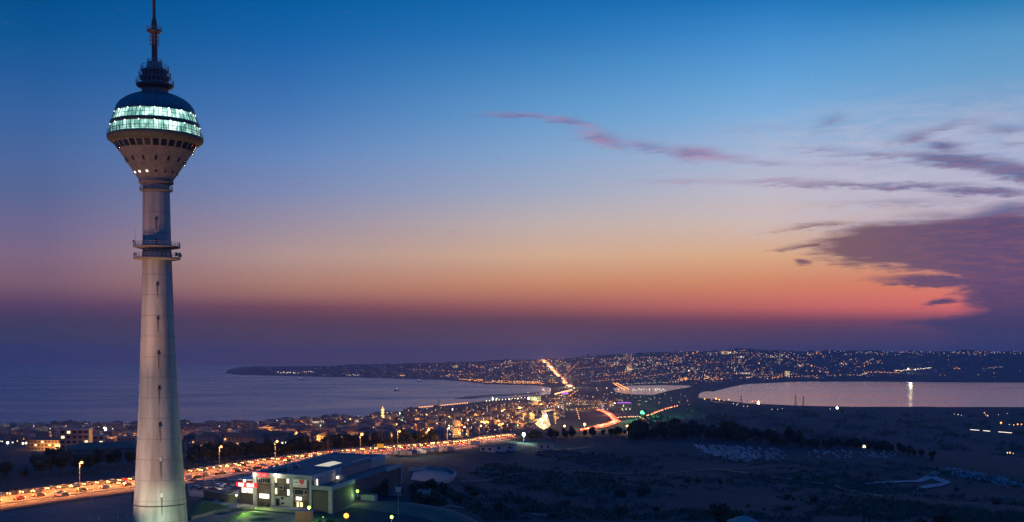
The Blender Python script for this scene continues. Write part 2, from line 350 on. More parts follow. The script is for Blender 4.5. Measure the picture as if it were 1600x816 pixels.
for k in range(12):
    for q in range(1, NS[k+1]+1): rowsY.append(kd[:, k:k+1]+(kd[:, k+1:k+2]-kd[:, k:k+1])*q/NS[k+1])
YY = np.concatenate(rowsY, 1); XX = (ccols[:, None]-800)/F*YY
ZZ = H(XX.ravel(), YY.ravel()).reshape(YY.shape)
nc, nr = YY.shape
verts = np.stack([XX, YY, ZZ], -1).reshape(-1, 3).tolist()
faces = [(i*nr+j, (i+1)*nr+j, (i+1)*nr+j+1, i*nr+j+1) for i in range(nc-1) for j in range(nr-1)]
# soil / grass material, patches of bare earth and scrub
gm = bpy.data.materials.new('dry_grass_and_earth'); gm.use_nodes = True; t = NT(gm.node_tree); t.t.nodes.clear()
p = t.n('ShaderNodeBsdfPrincipled'); o = t.n('ShaderNodeOutputMaterial'); t.l(p.outputs[0], o.inputs[0]); p.inputs['Roughness'].default_value = .95; p.inputs['Specular IOR Level'].default_value = .1
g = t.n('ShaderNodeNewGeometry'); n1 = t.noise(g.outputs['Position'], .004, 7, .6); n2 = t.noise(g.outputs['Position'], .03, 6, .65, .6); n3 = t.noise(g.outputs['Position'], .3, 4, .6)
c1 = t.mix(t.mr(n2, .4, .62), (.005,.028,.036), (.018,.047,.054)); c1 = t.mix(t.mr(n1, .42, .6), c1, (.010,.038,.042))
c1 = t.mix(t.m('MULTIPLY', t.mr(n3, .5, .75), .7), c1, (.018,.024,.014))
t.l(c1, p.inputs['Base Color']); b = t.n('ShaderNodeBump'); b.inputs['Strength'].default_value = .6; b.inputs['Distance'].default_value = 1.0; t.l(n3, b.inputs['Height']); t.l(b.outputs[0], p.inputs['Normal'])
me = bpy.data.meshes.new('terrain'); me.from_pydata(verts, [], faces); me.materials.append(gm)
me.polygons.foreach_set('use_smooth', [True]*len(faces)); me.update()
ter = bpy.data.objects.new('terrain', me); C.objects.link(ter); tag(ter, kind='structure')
# sea and lagoon
def watermat(name, base, rough, sc, st):
    m = bpy.data.materials.new(name); m.use_nodes = True; t = NT(m.node_tree); t.t.nodes.clear()
    p = t.n('ShaderNodeBsdfPrincipled'); o = t.n('ShaderNodeOutputMaterial'); t.l(p.outputs[0], o.inputs[0])
    p.inputs['Base Color'].default_value = (*base, 1); p.inputs['Roughness'].default_value = rough; p.inputs['IOR'].default_value = 1.33
    g = t.n('ShaderNodeNewGeometry'); mp = t.n('ShaderNodeMapping'); t.l(g.outputs['Position'], mp.inputs[0]); mp.inputs['Scale'].default_value = (.6, 1, 1)
    n1 = t.noise(mp.outputs[0], sc, 4, .6); n2 = t.noise(mp.outputs[0], sc*.05, 4, .6)
    t.l(t.mr(n2, .3, .7, rough*.8, rough*1.25), p.inputs['Roughness'])
    b = t.n('ShaderNodeBump'); b.inputs['Strength'].default_value = st; b.inputs['Distance'].default_value = .6; t.l(n1, b.inputs['Height']); t.l(b.outputs[0], p.inputs['Normal'])
    return m
seam = watermat('sea_water', (.15,.095,.115), .27, .04, .05)
mb = MB(); mb.add([(-14000,1500,0),(3000,1500,0),(3000,20500,0),(-14000,20500,0)], [(0,1,2,3)], seam); tag(mb.build('sea'), kind='structure')
lakem = watermat('lake_water', (.03,.035,.085), .19, .02, .02)
mb = MB(); mb.add([(3000-2500,3300,.02),(9000,3300,.02),(9000,9500,.02),(500,9500,.02)], [(0,1,2,3)], lakem); tag(mb.build('lake'), kind='structure')
def gpoly(name, pts, m, off, kind='structure', n=None):
    vs = []
    for (a, b_) in pts:
        q = ground(a, b_); vs.append((q.x, q.y, q.z+off))
    mb = MB(); mb.add(vs, [tuple(range(len(vs)))], m); return tag(mb.build(name), kind=kind)
def zpoly(name, pts, m, z, kind='structure'):
    vs = []
    for (a, b_) in pts:
        r = ray(a, b_); s = (z-CAMZ)/r[2]; vs.append((r[0]*s, r[1]*s, z))
    mb = MB(); mb.add(vs, [tuple(range(len(vs)))], m); return tag(mb.build(name), kind=kind)
zpoly('lagoon', [(958,607),(980,603),(1040,602),(1085,603),(1072,606),(1048,610),(1022,617),(990,616.5),(962,613)], lakem, 8.2)
sand = mat('wet_sand', (.12,.10,.08), .9, .3, .01)
zpoly('sandbar', [(708,623),(735,619),(770,616.5),(812,615),(842,613),(842,615.5),(800,618),(760,620),(735,623)], sand, .9)

def ribbon(name, Lp, Rp, m, off=.12, step=6, kind='structure', world=False, thick=0):
    """road between two image-traced edges, draped on the ground"""
    def tow(ps):
        return [Vector(q) if world else ground(*q) for q in ps]
    L, Rr = tow(Lp), tow(Rp)
    out = []
    for a, b_, c, d in zip(L, L[1:], Rr, Rr[1:]):
        n = max(2, int((b_-a).length/step))
        for i in range(n): out.append((a.lerp(b_, i/n), c.lerp(d, i/n)))
    out.append((L[-1], Rr[-1])); vs = []; fs = []; K = 5
    for a, c in out:
        for q in range(K+1):
            p_ = a.lerp(c, q/K); vs.append((p_.x, p_.y, Hs(p_.x, p_.y)+off))
    for i in range(len(out)-1):
        for q in range(K): fs.append((i*(K+1)+q, (i+1)*(K+1)+q, (i+1)*(K+1)+q+1, i*(K+1)+q+1))
    mb = MB(); mb.add(vs, fs, m); o = mb.build(name); 
    if kind: tag(o, kind=kind)
    return o, out
# ------------------------------------------------------------------ highway
TE = [(-90,789),(0,776),(100,762.5),(210,750),(290,739),(400,722),(480,712),(560,703.5),(640,697),(700,692),(740,687.5),(772,682.5),(806,679)]
BE = [(-90,811),(0,795),(100,781),(210,767.5),(290,757),(400,741),(480,730),(560,719),(640,710.5),(700,705),(740,698.5),(772,691),(806,683)]
def plane_pt(px, py, z):
    r = ray(px, py); s = (z-CAMZ)/r[2]; return Vector((r[0]*s, r[1]*s, z))
TW = [ground(*q) for q in TE]; BW = [ground(*q) for q in BE]
def smooth_line(ps, n=6):
    out = []
    for i in range(len(ps)-1):
        p0, p1, p2, p3 = ps[max(i-1,0)], ps[i], ps[i+1], ps[min(i+2,len(ps)-1)]
        for k in range(n):
            t = k/n; out.append(.5*((2*p1)+(-p0+p2)*t+(2*p0-5*p1+4*p2-p3)*t*t+(-p0+3*p1-3*p2+p3)*t**3))
    out.append(ps[-1]); return out
TS, BS = smooth_line(TW), smooth_line(BW)
NSEG = len(TS)
def across(f, i, off): 
    p_ = TS[i].lerp(BS[i], f); return Vector((p_.x, p_.y, Hs(p_.x, p_.y)+off))
def strip(name, f0, f1, m, off, i0=0, i1=None, K=4, mbx=None):
    vs, fs = [], []; rng = range(i0, (i1 or NSEG))
    for i in rng:
        for q in range(K+1): vs.append(across(f0+(f1-f0)*q/K, i, off))
    for i in range(len(rng)-1):
        for q in range(K): fs.append((i*(K+1)+q, (i+1)*(K+1)+q, (i+1)*(K+1)+q+1, i*(K+1)+q+1))
    mb = mbx or MB(); mb.add(vs, fs, m)
    if mbx is None: return tag(mb.build(name), kind='structure')
verge = mat('roadside_dry_earth', (.13,.10,.07), .95, vscale=.1, col2=(.06,.05,.03))
strip('verge', -.16, 1.10, verge, .10)
strip('highway', 0.0, .42, asphalt2, .22); strip('highway', .50, .84, asphalt2, .22); strip('service_road', .90, 1.04, asphalt2, .22)
med = MB()
for f in (.42, .482):
    for i in range(NSEG-1):
        a, b_ = across(f, i, .24), across(f, i+1, .24); c, d = across(f+.018, i, .24), across(f+.018, i+1, .24); u = Vector((0,0,.14))
        med.hexa([a, b_, d, c, a+u, b_+u, d+u, c+u], kerbm)
tag(med.build('kerb'), kind='structure')
mk = MB()
for f in (.015, .405, .515, .825): 
    strip('', f, f+.007, paint, .24, mbx=mk, K=1)
for f in (.11, .21, .31, .60, .69, .76):
    for i in range(0, NSEG-1, 1):
        a, b_ = across(f, i, .24), across(f, i+1, .24); L = (b_-a).length; n = max(1, int(L/10))
        c = across(f+.006, i, .24); w_ = c-a
        for q in range(n):
            s0, s1 = a.lerp(b_, (q+.1)/n), a.lerp(b_, (q+.5)/n); mk.add([s0, s1, s1+w_, s0+w_], [(0,1,2,3)], paint)
tag(mk.build('road_markings'), kind='structure')
# guard rail along the far edge and the lower edge
for f, lab in ((-.03, 'long steel guard rail along the far side of the highway'), (.865, 'long steel guard rail between highway and service road')):
    gr = empty('guard_rail', across(f, NSEG//2, 0)); tag(gr, lab, 'guard rail')
    rail, post = MB(), MB(); o3 = Vector(gr.location)
    for i in range(NSEG-1):
        a, b_ = across(f, i, .75)-o3, across(f, i+1, .75)-o3
        u = Vector((0,0,.32)); nrm = (b_-a).cross(u).normalized()*.08
        rail.hexa([a, b_, b_+nrm, a+nrm, a+u, b_+u, b_+u+nrm, a+u+nrm], galv)
        n = max(1, int((b_-a).length/4))
        for q in range(n):
            c = a.lerp(b_, q/n); post.box(c.x-.07, c.x+.07, c.y-.2, c.y-.05, c.z-.75, c.z+.2, galv)
    rail.build('rail', gr); po = post.build('posts', gr); po['kind'] = 'stuff'

# ------------------------------------------------------------------ street lamps beside the highway
def lamp_proto(Hh, arms=1, bulb=L_SOD, reach=1.8, hw=.28):
    root = empty('street_lamp', (0,0,0))
    m = MB(); m.bar((0,0,0), (0,0,Hh), .14, galv, .08, 8); m.box(-.25,.25,-.25,.25,0,.3, kerbm); m.build('pole', root)
    for k in range(arms):
        s = 1 if k == 0 else -1
        a = MB(); a.bar((0,0,Hh-.1), (s*reach,0,Hh+.35), .06, galv, .05, 6); ar = a.build('arm', root)
        b_ = MB(); b_.box(s*reach-.5,s*reach+.5,-.2,.2,Hh+.28,Hh+.48, galv); b_.ball((s*reach,0,Hh+.2), hw, bulb, 8); b_.build('lamp_head', root)
    return root
lampP = lamp_proto(10.0, 1, hw=.55)
first = [True]
HL = [(125,760,'beside the road far left of the tower'),(343,729,'the first right of the concrete tower'),(430,719,'behind the shopping building roof, left of the lattice mast'),(563,707,'right of the lattice mast, behind the long roof'),(621.5,699,'right of the yellow sign'),(667.5,695,'the second right of the yellow sign'),(699,692,'the third right of the yellow sign'),
      (723,690,'the fourth right of the yellow sign'),(749,687,'where the highway bends'),(783,681,'at the crest of the highway')]
for i, (px, py, d) in enumerate(HL):
    g_ = ground(px, py); o = lampP if first[0] else copy_tree(lampP); first[0] = False
    o.location = g_; o.rotation_euler = (0,0,R(-35)+random.uniform(-.1,.1))
    sc = {125:.96, 343:.95, 430:.95}.get(px, 1.0); o.scale = (sc,)*3
    tag(o, 'tall single-arm orange street lamp '+d, 'street lamp', 'street lamps along the highway')
    light('lamp_light', g_+Vector((.5,-2,9.4)), 9000, WARM, rad=.5)
for k, i in enumerate(range(2, NSEG-1, 2)):
    for f, pw in ((.2, 34000), (.66, 28000)):  # added spots above both carriageways, no fixtures, filling the road with orange
        q = across(f, i, 11); light('road_fill_spot', q, pw*(1 if f < .5 else 1), (1,.29,.045) if f < .5 or q.y < 470 else (1,.30,.12), rad=.4, spot=R(118), aim=q-Vector((0,0,5)), blend=.6)

# ------------------------------------------------------------------ cars
CARM = [mat('car_paint_white', (.17,.17,.17), .45, spec=.3), mat('car_paint_silver', (.15,.15,.16), .45, metal=.3), mat('car_paint_black', (.03,.03,.035), .25, spec=.7), mat('car_paint_red', (.30,.03,.025), .3, spec=.6), mat('car_paint_blue', (.05,.09,.22), .3, spec=.6)]
def car_body(cm, lamps=False, hm=HEAD, tm=TAIL):
    m = MB(); w_ = .88
    pr = [(-2.15,.35),(-2.2,.75),(-1.7,.92),(-1.25,.95),(-.65,1.42),(.75,1.45),(1.5,1.0),(2.1,.9),(2.15,.35)]  # +x is rear
    n = len(pr); inset = [0,0,0,0,.16,.16,0,0,0]
    vs = [(x, -w_+i, z) for (x, z), i in zip(pr, inset)]+[(x, w_-i, z) for (x, z), i in zip(pr, inset)]
    fs = [(i, i+1, n+i+1, n+i) for i in range(n-1)]+[(n-1, 0, n, 2*n-1)]
    fs += [(3,2,1,0,8,7,6),(6,5,4,3)]+[(n+0,n+1,n+2,n+3,n+6,n+7,n+8),(n+3,n+4,n+5,n+6)]
    m.add(vs, fs, cm)
    for s in (-1, 1):
        m.add([(x, s*(w_-i)+s*.012, z) for x, z, i in ((-1.05,.98,.02),(-.6,1.36,.14),(.68,1.38,.14),(1.25,1.02,.02))], [(0,1,2,3)], glassdk)
        for x in (-1.35, 1.35): m.bar((x, s*.9, .33), (x, s*.68, .33), .33, rub, n=10)
    m.add([(-1.24,-.74,.97),(-.70,-.68,1.38),(-.70,.68,1.38),(-1.24,.74,.97)], [(0,1,2,3)], glassdk); 
    m.add([(.80,-.68,1.42),(.80,.68,1.42),(1.46,.74,1.04),(1.46,-.74,1.04)], [(0,1,2,3)], glassdk)
    if lamps:
        for s in (-1,1):
            m.box(-2.28,-2.12,s*.62-.26,s*.62+.26,.48,.86, hm); m.box(2.10,2.22,s*.66-.22,s*.66+.22,.54,.86, tm)
    return m
def car_proto(cm):
    root = empty('car', (0,0,0)); car_body(cm).build('body', root)
    for s in (-1,1):
        b_ = MB(); b_.box(-2.28,-2.12,s*.62-.26,s*.62+.26,.48,.86, HEAD); b_.build('headlight', root)
        b_ = MB(); b_.box(2.10,2.22,s*.66-.22,s*.66+.22,.54,.86, TAIL); b_.build('taillight', root)
    return root
CP = [car_proto(c) for c in CARM]; CPfar = []
for c in CARM:
    o = car_body(c, True).build('car'); CPfar.append(o)
usedc = {}
def place_car(p_, ang, k, far, label, group):
    src = (CPfar if far else CP)[k]
    if src.name not in usedc: usedc[src.name] = 1; o = src
    else: o = copy_tree(src) if not far else src.copy()
    if o is not src and far: C.objects.link(o)
    o.location = p_; o.rotation_euler = (0, 0, ang); tag(o, label, 'car', group); return o
CN = ['white', 'silver', 'black', 'dark red', 'blue']
ncar = 0
# lanes: fraction across; upper carriageway faces the camera
queue = []
for f, toward, gap in ((.05,1,6.2),(.145,1,18.5),(.24,1,60),(.35,1,80),(.545,0,10),(.66,0,60),(.77,0,80)):
    pts = [across(f, i, .23) for i in range(NSEG)]; ln = [0]
    for a, b_ in zip(pts, pts[1:]): ln.append(ln[-1]+(b_-a).length)
    s = random.uniform(0, 8)
    while s < ln[-1]-4:
        j = max(i for i in range(len(ln)) if ln[i] <= s); j = min(j, len(pts)-2)
        q = pts[j].lerp(pts[j+1], (s-ln[j])/(ln[j+1]-ln[j])); d = pts[j+1]-pts[j]
        s += gap*random.uniform(.9, 1.15) if gap < 20 else gap*random.uniform(.3, 1.7)
        if 800+F*q.x/q.y < -20: continue
        queue.append((q, math.atan2(d.y, d.x)+(0 if toward else math.pi), toward))
queue.sort(key=lambda q: q[0].y); hwt = MB()
for i, (q, ang, toward) in enumerate(queue):
    k = random.choice([0,0,1,1,2,3,4])
    if i < 280:
        tw = 'with headlights on coming towards the viewer on the far carriageway' if toward else 'with red tail lights driving away on the near carriageway'
        place_car(q, ang, k, i > 150, CN[k]+' car '+tw, CN[k]+' cars queuing on the '+('far' if toward else 'near')+' carriageway')
    else:
        M4 = Matrix.Translation(q) @ Matrix.Rotation(ang, 4, 'Z'); d_ = CPfar[k].data
        for mi in range(len(d_.materials)):
            fs = [tuple(p_.vertices) for p_ in d_.polygons if p_.material_index == mi]; used = sorted({v for f in fs for v in f}); mp_ = {v: n for n, v in enumerate(used)}
            hwt.add([M4 @ d_.vertices[v].co for v in used], [tuple(mp_[v] for v in f) for f in fs], d_.materials[mi])
tag(hwt.build('highway_traffic'), 'dense stream of cars with glowing lights farther along the highway', 'traffic', kind='stuff')

# ------------------------------------------------------------------ TV tower
TY = 340.0; TX = P(249, 700, TY).x; az0 = math.atan2(-TY, -TX)     # angle of the camera as seen from the tower
K = 1/F*TY*math.cos(math.atan(TX/TY))
def tz(py): return zat(245, py, TY)
TB = Hs(TX, TY)-.5
tower = empty('television_tower', (TX, TY, TB)); tag(tower, 'tall concrete television tower with green-lit glass pod and antenna mast', 'tower')
def T(prof): return [(hw*K, tz(py)-TB) for hw, py in prof]
sm = MB(); prof = [(46.5, 905),(45.2,860),(43.5,816),(39,750),(35,690),(30,600),(25.7,500),(23.4,420),(22.2,370),(21.7,330),(21.2,296),(21.2,284)]
prof[0] = (48, 875); sm.lathe(T(prof)[::1], concrete, 72)
for jz in range(4, 112, 6):
    zz = float(jz); rr = float(np.interp(-zz, [-(tz(p_)-TB) for p_ in (284,296,330,370,420,500,600,690,750,816,860)], [h_*K for h_ in (21.2,21.2,21.7,22.2,23.4,25.7,30,35,39,43.5,45.2)])); sm.lathe([(rr-.05,zz-.06),(rr+.025,zz-.05),(rr+.025,zz+.05),(rr-.05,zz+.06)], concrete_dk, 72)
sm.build('shaft', tower)
# cone below the pod
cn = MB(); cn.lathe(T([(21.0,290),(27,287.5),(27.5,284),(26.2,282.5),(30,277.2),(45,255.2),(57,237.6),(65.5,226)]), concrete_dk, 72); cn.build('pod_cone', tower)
rg = MB(); rg.lathe(T([(65.4,226),(67,226.5),(74.5,220.5),(75.3,217.5),(75.3,215),(72,214.2),(70.4,213.6)]), mat('pod_rim', (.10,.10,.085), .7, .3, 1), 96); rg.build('pod_rim', tower)
def railing(r_hw, py_floor, hgt=1.1, n=40, name='railing', par=None):
    m = MB(); r = r_hw*K; z = tz(py_floor)-TB
    for k in (.5, 1.0): m.lathe([(r-.04, z+hgt*k-.04), (r+.04, z+hgt*k-.04), (r+.04, z+hgt*k+.04), (r-.04, z+hgt*k+.04), (r-.04, z+hgt*k-.04)], galv, n)
    for i in range(n):
        t = 2*math.pi*i/n; x, y_ = r*math.cos(t), r*math.sin(t); m.box(x-.05,x+.05,y_-.05,y_+.05,z,z+hgt, galv)
    return m.build(name, par or tower)
railing(74.5, 215, 1.15, 60)
# glazing bands: emissive pale green interior behind mullions
gl = bpy.data.materials.new('lit_green_glazing'); gl.use_nodes = True; t = NT(gl.node_tree); t.t.nodes.clear()
p = t.n('ShaderNodeBsdfPrincipled'); o = t.n('ShaderNodeOutputMaterial'); t.l(p.outputs[0], o.inputs[0]); p.inputs['Roughness'].default_value = .15; p.inputs['Base Color'].default_value = (.1,.16,.15,1)
tcn = t.n('ShaderNodeTexCoord'); mp = t.n('ShaderNodeMapping'); t.l(tcn.outputs['Object'], mp.inputs[0]); mp.inputs['Scale'].default_value = (1,1,.5)
n1 = t.noise(mp.outputs[0], .32, 3, .6); n2 = t.noise(mp.outputs[0], 1.6, 4, .7)
t.l(t.mix(t.mr(n1, .4, .7), (.30,.80,.62), (.72,1.0,.88)), p.inputs['Emission Color'])
t.l(t.m('ADD', t.mr(n1, .42, .72, .55, 2.2), t.mr(n2, .35, .7, -.22, .35)), p.inputs['Emission Strength']); gl.cycles.emission_sampling = 'FRONT'
spotm = mat('ceiling_spot', (.6,.6,.6), emit=(.85,1,.92), es=7)
mull = mat('dark_mullion', (.04,.055,.05), .5)
def band(p0, p1, h0, h1, name):
    m = MB(); pr = T([(h0, p0), ((h0+h1)/2+.35, (p0+p1)/2), (h1, p1)]); m.lathe(pr, gl, 120)
    for i in range(60):
        t_ = 2*math.pi*(i+.5)/60; c, s = math.cos(t_), math.sin(t_)
        pts = [Vector((c*(r+.06), s*(r+.06), z)) for r, z in pr]
        for a, b_ in zip(pts, pts[1:]): m.bar(a, b_, .09, mull, n=4)
    r, z = pr[1]; m.lathe([(r+.02, z-.05), (r+.11, z-.05), (r+.11, z+.05), (r+.02, z+.05)], mull, 96)
    return m.build(name, tower)
band(213.4, 199.6, 70.2, 69.2, 'glazing_band'); band(193.2, 179.5, 67.6, 62.6, 'glazing_band')
m = MB(); m.lathe(T([(69.0,199.8),(70.4,199.2),(70.0,193.6),(67.5,193.4)]), mull, 96); m.build('floor_band', tower)
for py, r_ in ((199.6, 69.9), (179.6, 63.2)):
    for i in range(18):
        t_ = 2*math.pi*(i+.3)/18; z = tz(py)-TB; m = MB(); m.ball((r_*K*math.cos(t_), r_*K*math.sin(t_), z), .15, spotm); m.build('spotlight', tower)
m = MB(); m.lathe(T([(62.5,179.6),(63.8,179.0),(63.4,177.6),(60.8,170),(60.2,169.6),(54.6,162),(46.5,156),(36.5,151.2),(27.5,148.2),(21,146.6),(20,146.5)]), dome_m, 96)
for i in range(36):
    t_ = 2*math.pi*i/36; pr = T([(60.9,170),(54.8,162),(46.7,156),(36.7,151.2),(27.6,148.2)])
    pts = [Vector((math.cos(t_)*(r+.02), math.sin(t_)*(r+.02), z+.02)) for r, z in pr]
    for a, b_ in zip(pts, pts[1:]): m.bar(a, b_, .05, dome_m, n=4)
m.build('dome', tower)
# slanted windows under the rim (31) and small slots (15 + 15)
def cone_r(py): return (63-(py-229)*.682)
def cone_panel(name, ang, p0, p1, half, mt, out=.16, frame=False):
    r0, r1 = cone_r(p0)*K+out, cone_r(p1)*K+out; z0, z1 = tz(p0)-TB, tz(p1)-TB; m = MB()
    def q(a, r, z): return (math.cos(ang+a)*r, math.sin(ang+a)*r, z)
    m.hexa([q(-half,r1-.25,z1), q(half,r1-.25,z1), q(half,r1,z1), q(-half,r1,z1), q(-half,r0-.25,z0), q(half,r0-.25,z0), q(half,r0,z0), q(-half,r0,z0)], mt)
    return m.build(name, tower)
for i in range(31): cone_panel('window', az0+2*math.pi*i/31, 227.5, 236.5, R(4.2), glassdk)
for i in range(15):
    cone_panel('slot_window', az0+2*math.pi*i/15, 250.5, 256.5, R(1.9), glassdk)
    cone_panel('slot_window', az0-2*math.pi*i/15*1.0, 271, 273.5, R(2.6), WIN2 if i in (1,2,3) else glassdk)
# neck and platforms
def platform(hw_in, hw_out, py, thick=2.2, n=32, name='platform'):
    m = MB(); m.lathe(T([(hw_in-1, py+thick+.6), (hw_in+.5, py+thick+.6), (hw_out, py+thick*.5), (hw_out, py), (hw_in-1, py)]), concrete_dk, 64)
    o = m.build(name, tower); railing(hw_out-.4, py, 1.15 if hw_out > 20 else .9, n, 'railing', o); return o
platform(21.2, 26, 297.5, 2)
pl1 = platform(22.3, 36.8, 385.5, 3.4); pl2 = platform(22.6, 36.8, 403.5, 3.4)
dishm = mat('dish_grey', (.06,.06,.07), .6)
def dish(ang, hw, py, r, par):
    m = MB(); c = Vector((math.cos(ang)*hw*K, math.sin(ang)*hw*K, tz(py)-TB)); d = Vector((math.cos(ang), math.sin(ang), .05)).normalized()
    m.bar(c+d*.05, c+d*.45, r, dishm, r*.75, 14); m.bar(c-d*.3+Vector((0,0,-1.5)), c-d*.3+Vector((0,0,.6)), .06, galv); m.bar(c-d*.3, c+d*.1, .08, galv); return m.build('satellite_dish', par)
for a, hw, py, r, pr_ in ((-1.35,35,398,.75,pl2),(-1.25,31,397.5,.6,pl2),(-1.5,36,398.5,.65,pl2),(1.4,34,398.5,.55,pl2),(.1,34,380.5,.5,pl1),(1.45,35,379,.5,pl1),(-.3,33,399,.6,pl2),(.5,33,399,.5,pl2)):
    dish(az0-a, hw, py, r, pr_)
for a, hh_, pr_ in ((1.2, 27, pl1), (1.5, 10, pl1), (-1.1, 8, pl2), (-1.55, 9, pl1)):
    m = MB(); x, y_ = math.cos(az0-a)*35.5*K, math.sin(az0-a)*35.5*K; z = tz(385.5)-TB if pr_ is pl1 else tz(403.5)-TB
    m.bar((x,y_,z), (x,y_,z+hh_*.19), .05, galv, .03); m.build('whip_antenna', pr_)
# shaft windows with streaks, facing the camera
stain = mat('rust_stain', (.17,.13,.115), .95, .3, 2)
def shaft_r(py): return np.interp(py, [284,296,330,370,420,500,600,690,750,816], [21.2,21.2,21.7,22.2,23.4,25.7,30,35,39,43.5])*K
for k, py in enumerate((345, 378, 447, 500, 554, 608, 664, 718, 773)):
    a = az0-R(2)+R(k*.7); hgt = .8+.05*k; wd = .22+.012*k; r = shaft_r(py); z = tz(py)-TB; m = MB()
    c, s = math.cos(a), math.sin(a); tx_, ty_ = -s, c
    def q(u, out, zz, rr=None): return ((rr or r)*c+out*c+u*tx_, (rr or r)*s+out*s+u*ty_, zz)
    lo, hi = r, shaft_r(py-4)
    m.hexa([q(-wd,-.3,z), q(wd,-.3,z), q(wd,.12,z), q(-wd,.12,z), q(-wd,-.3,z+hgt), q(wd,-.3,z+hgt), q(wd,.12,z+hgt), q(-wd,.12,z+hgt)], mat('shaft_window_pale', (.55,.55,.5), .5) if py > 700 else glassdk)
    m.hexa([q(-wd-.2,-.3,z-.15), q(wd+.2,-.3,z-.15), q(wd+.2,.25,z-.15), q(-wd-.2,.25,z-.15), q(-wd-.2,-.3,z), q(wd+.2,-.3,z), q(wd+.2,.25,z), q(-wd-.2,.25,z)], concrete_dk)
    wn = m.build('shaft_window', tower)
    m = MB(); r2 = shaft_r(py+14); L = 2.6+.25*k
    pts = [q(-.3,.03,z-.15), q(.3,.03,z-.15), q(.16,.03,z-.15-L,shaft_r(py+L*5.3)), q(-.05,.03,z-.15-L*1.2,shaft_r(py+L*6.3))]
    m.add(pts, [(0,1,2,3)], stain); m.build('water_stain', wn)
m = MB(); r = shaft_r(787); z = tz(787)-TB; m.lathe([(r-.1,z-.14),(r+.16,z-.14),(r+.16,z+.14),(r-.1,z+.14)], steel, 72); m.build('cable_ring', tower)
# upper drum and mast
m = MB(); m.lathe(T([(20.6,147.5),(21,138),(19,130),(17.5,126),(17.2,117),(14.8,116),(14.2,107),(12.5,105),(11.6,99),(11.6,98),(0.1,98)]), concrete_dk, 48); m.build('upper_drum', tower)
for (hi_, ho, py) in ((19,29.5,134.5),(17.3,24.8,122.5),(14.5,21.8,112.5)):
    m = MB(); m.lathe(T([(hi_-2,py+5.0),(hi_+3,py+5),(ho-1,py+1.5),(ho,py-1.5),(ho-.5,py-1.8),(ho-1.2,py+.5),(hi_-2,py+.8)]), steel, 48); o = m.build('antenna_ring', tower); railing(ho, py-1, 1.5, 26, 'railing', o)
railing(11.6, 98, .8, 14)
m = MB(); m.lathe(T([(4.6,98),(4.6,42),(4.5,36),(2.9,29),(2.6,27),(2.6,12),(2.4,-60),(1.4,-61),(1.2,-110),(.5,-112)]), steel_red, 16); m.build('antenna_mast', tower)
m = MB(); m.lathe(T([(4.6,52.5),(8,52),(12,49.5),(12,48),(4.6,48)]), steel, 32); o = m.build('mast_platform', tower); railing(11.8, 48, 1.1, 14, 'railing', o)
for a in (R(70), R(-70), R(180), R(0)):
    for py in (58, 64, 70):
        m = MB(); c, s = math.cos(az0+a), math.sin(az0+a); z = tz(py)-TB; r = 7*K
        m.box(r*c-.12, r*c+.12, r*s-.12, r*s+.12, z-.45, z+.45, galv); m.bar((4.5*K*c,4.5*K*s,z),(r*c,r*s,z),.04,galv); m.build('panel_antenna', tower)
m = MB(); a = az0+R(-62); a = az0+R(62); m.ball((cone_r(231)*K*math.cos(a)*1.02, cone_r(231)*K*math.sin(a)*1.02, tz(229)-TB), .2, L_RED); m.build('obstruction_light', tower)
# base floodlight, plus two warm spots added for the town's sodium glow
def flood(px, yy, aim_py, power, col, spot=R(60), rad=.5, label='', aimx=0):
    x = TX+px; z = Hs(x, yy); root = empty('floodlight', (x, yy, z)); tag(root, label, 'floodlight')
    m = MB(); m.bar((0,0,0),(0,0,.8),.06,galv); m.build('stand', root)
    b_ = MB(); b_.box(-.35,.35,-.2,.2,.8,1.3,steel); b_.build('lamp_housing', root)
    light('floodlight_beam', (x, yy, z+1.5), power, col, rad=rad, spot=spot, aim=(TX+aimx, TY, tz(aim_py)))
FLG = 'dark floodlight standing on the ground '
flood(4, TY-20, 800, 15000, (.74,1,.70), R(75), label=FLG+'in front of the tower base')
flood(-26, TY-46, 640, 165000, (1,.67,.46), R(58), label=FLG+'left of the tower base, added as warm town glow')
flood(-40, TY-70, 300, 320000, (1,.52,.32), R(40), label=FLG+'farther left of the tower base, added as warm town glow')

# ------------------------------------------------------------------ shopping building (skewed plan traced from its corners)
GZ = CAMZ-46.5; A0 = Vector((-81.5, 362, GZ)); U = Vector((.863,-.505,0)); V = Vector((.18,.984,0))
def M_(a, b_, z): return tuple(U*a+V*b_+Vector((0,0,z)))
class SB(MB):
    def sb(s, a0, a1, b0, b1, z0, z1, m):
        s.hexa([M_(a0,b0,z0),M_(a1,b0,z0),M_(a1,b1,z0),M_(a0,b1,z0),M_(a0,b0,z1),M_(a1,b0,z1),M_(a1,b1,z1),M_(a0,b1,z1)], m)
mall = empty('shopping_building', A0); tag(mall, 'long brown and white two-storey shopping building with lit signs and grey flat roof', 'building')
sidem = mat('dark_panel_wall', (.075,.07,.068), .8, .25, .3, stretch=(1,1,.15))
cream = mat('cream_render', (.42,.38,.31), .85, .15, .5)
def fa(px): return (px-395)/(518-395)*31.6
def fz(px, py):
    a = fa(px); Yq = 362-.505*a; return zat(px, py, Yq)-GZ
def mall_part(name, boxes, parent=None, label=None):
    m = SB()
    for bx in boxes: m.sb(*bx)
    o = m.build(name, parent or mall)
    if label: o['label'] = label
    return o
TOPZ = 9.6; WZ = 6.7
mall_part('wall', [(0.3,23.6,.3,76.5,-5,TOPZ-.9,brown)])
mall_part('wing_wall', [(23.6,31.3,.3,75.7,-5,WZ-.6,sidem)])
mall_part('annex_wall', [(-6.5,0.2,.6,16,-1.5,7.0,brown)])
mall_part('roof', [(0,23.8,0.2,76.8,TOPZ-.9,TOPZ-.2,roofm)])
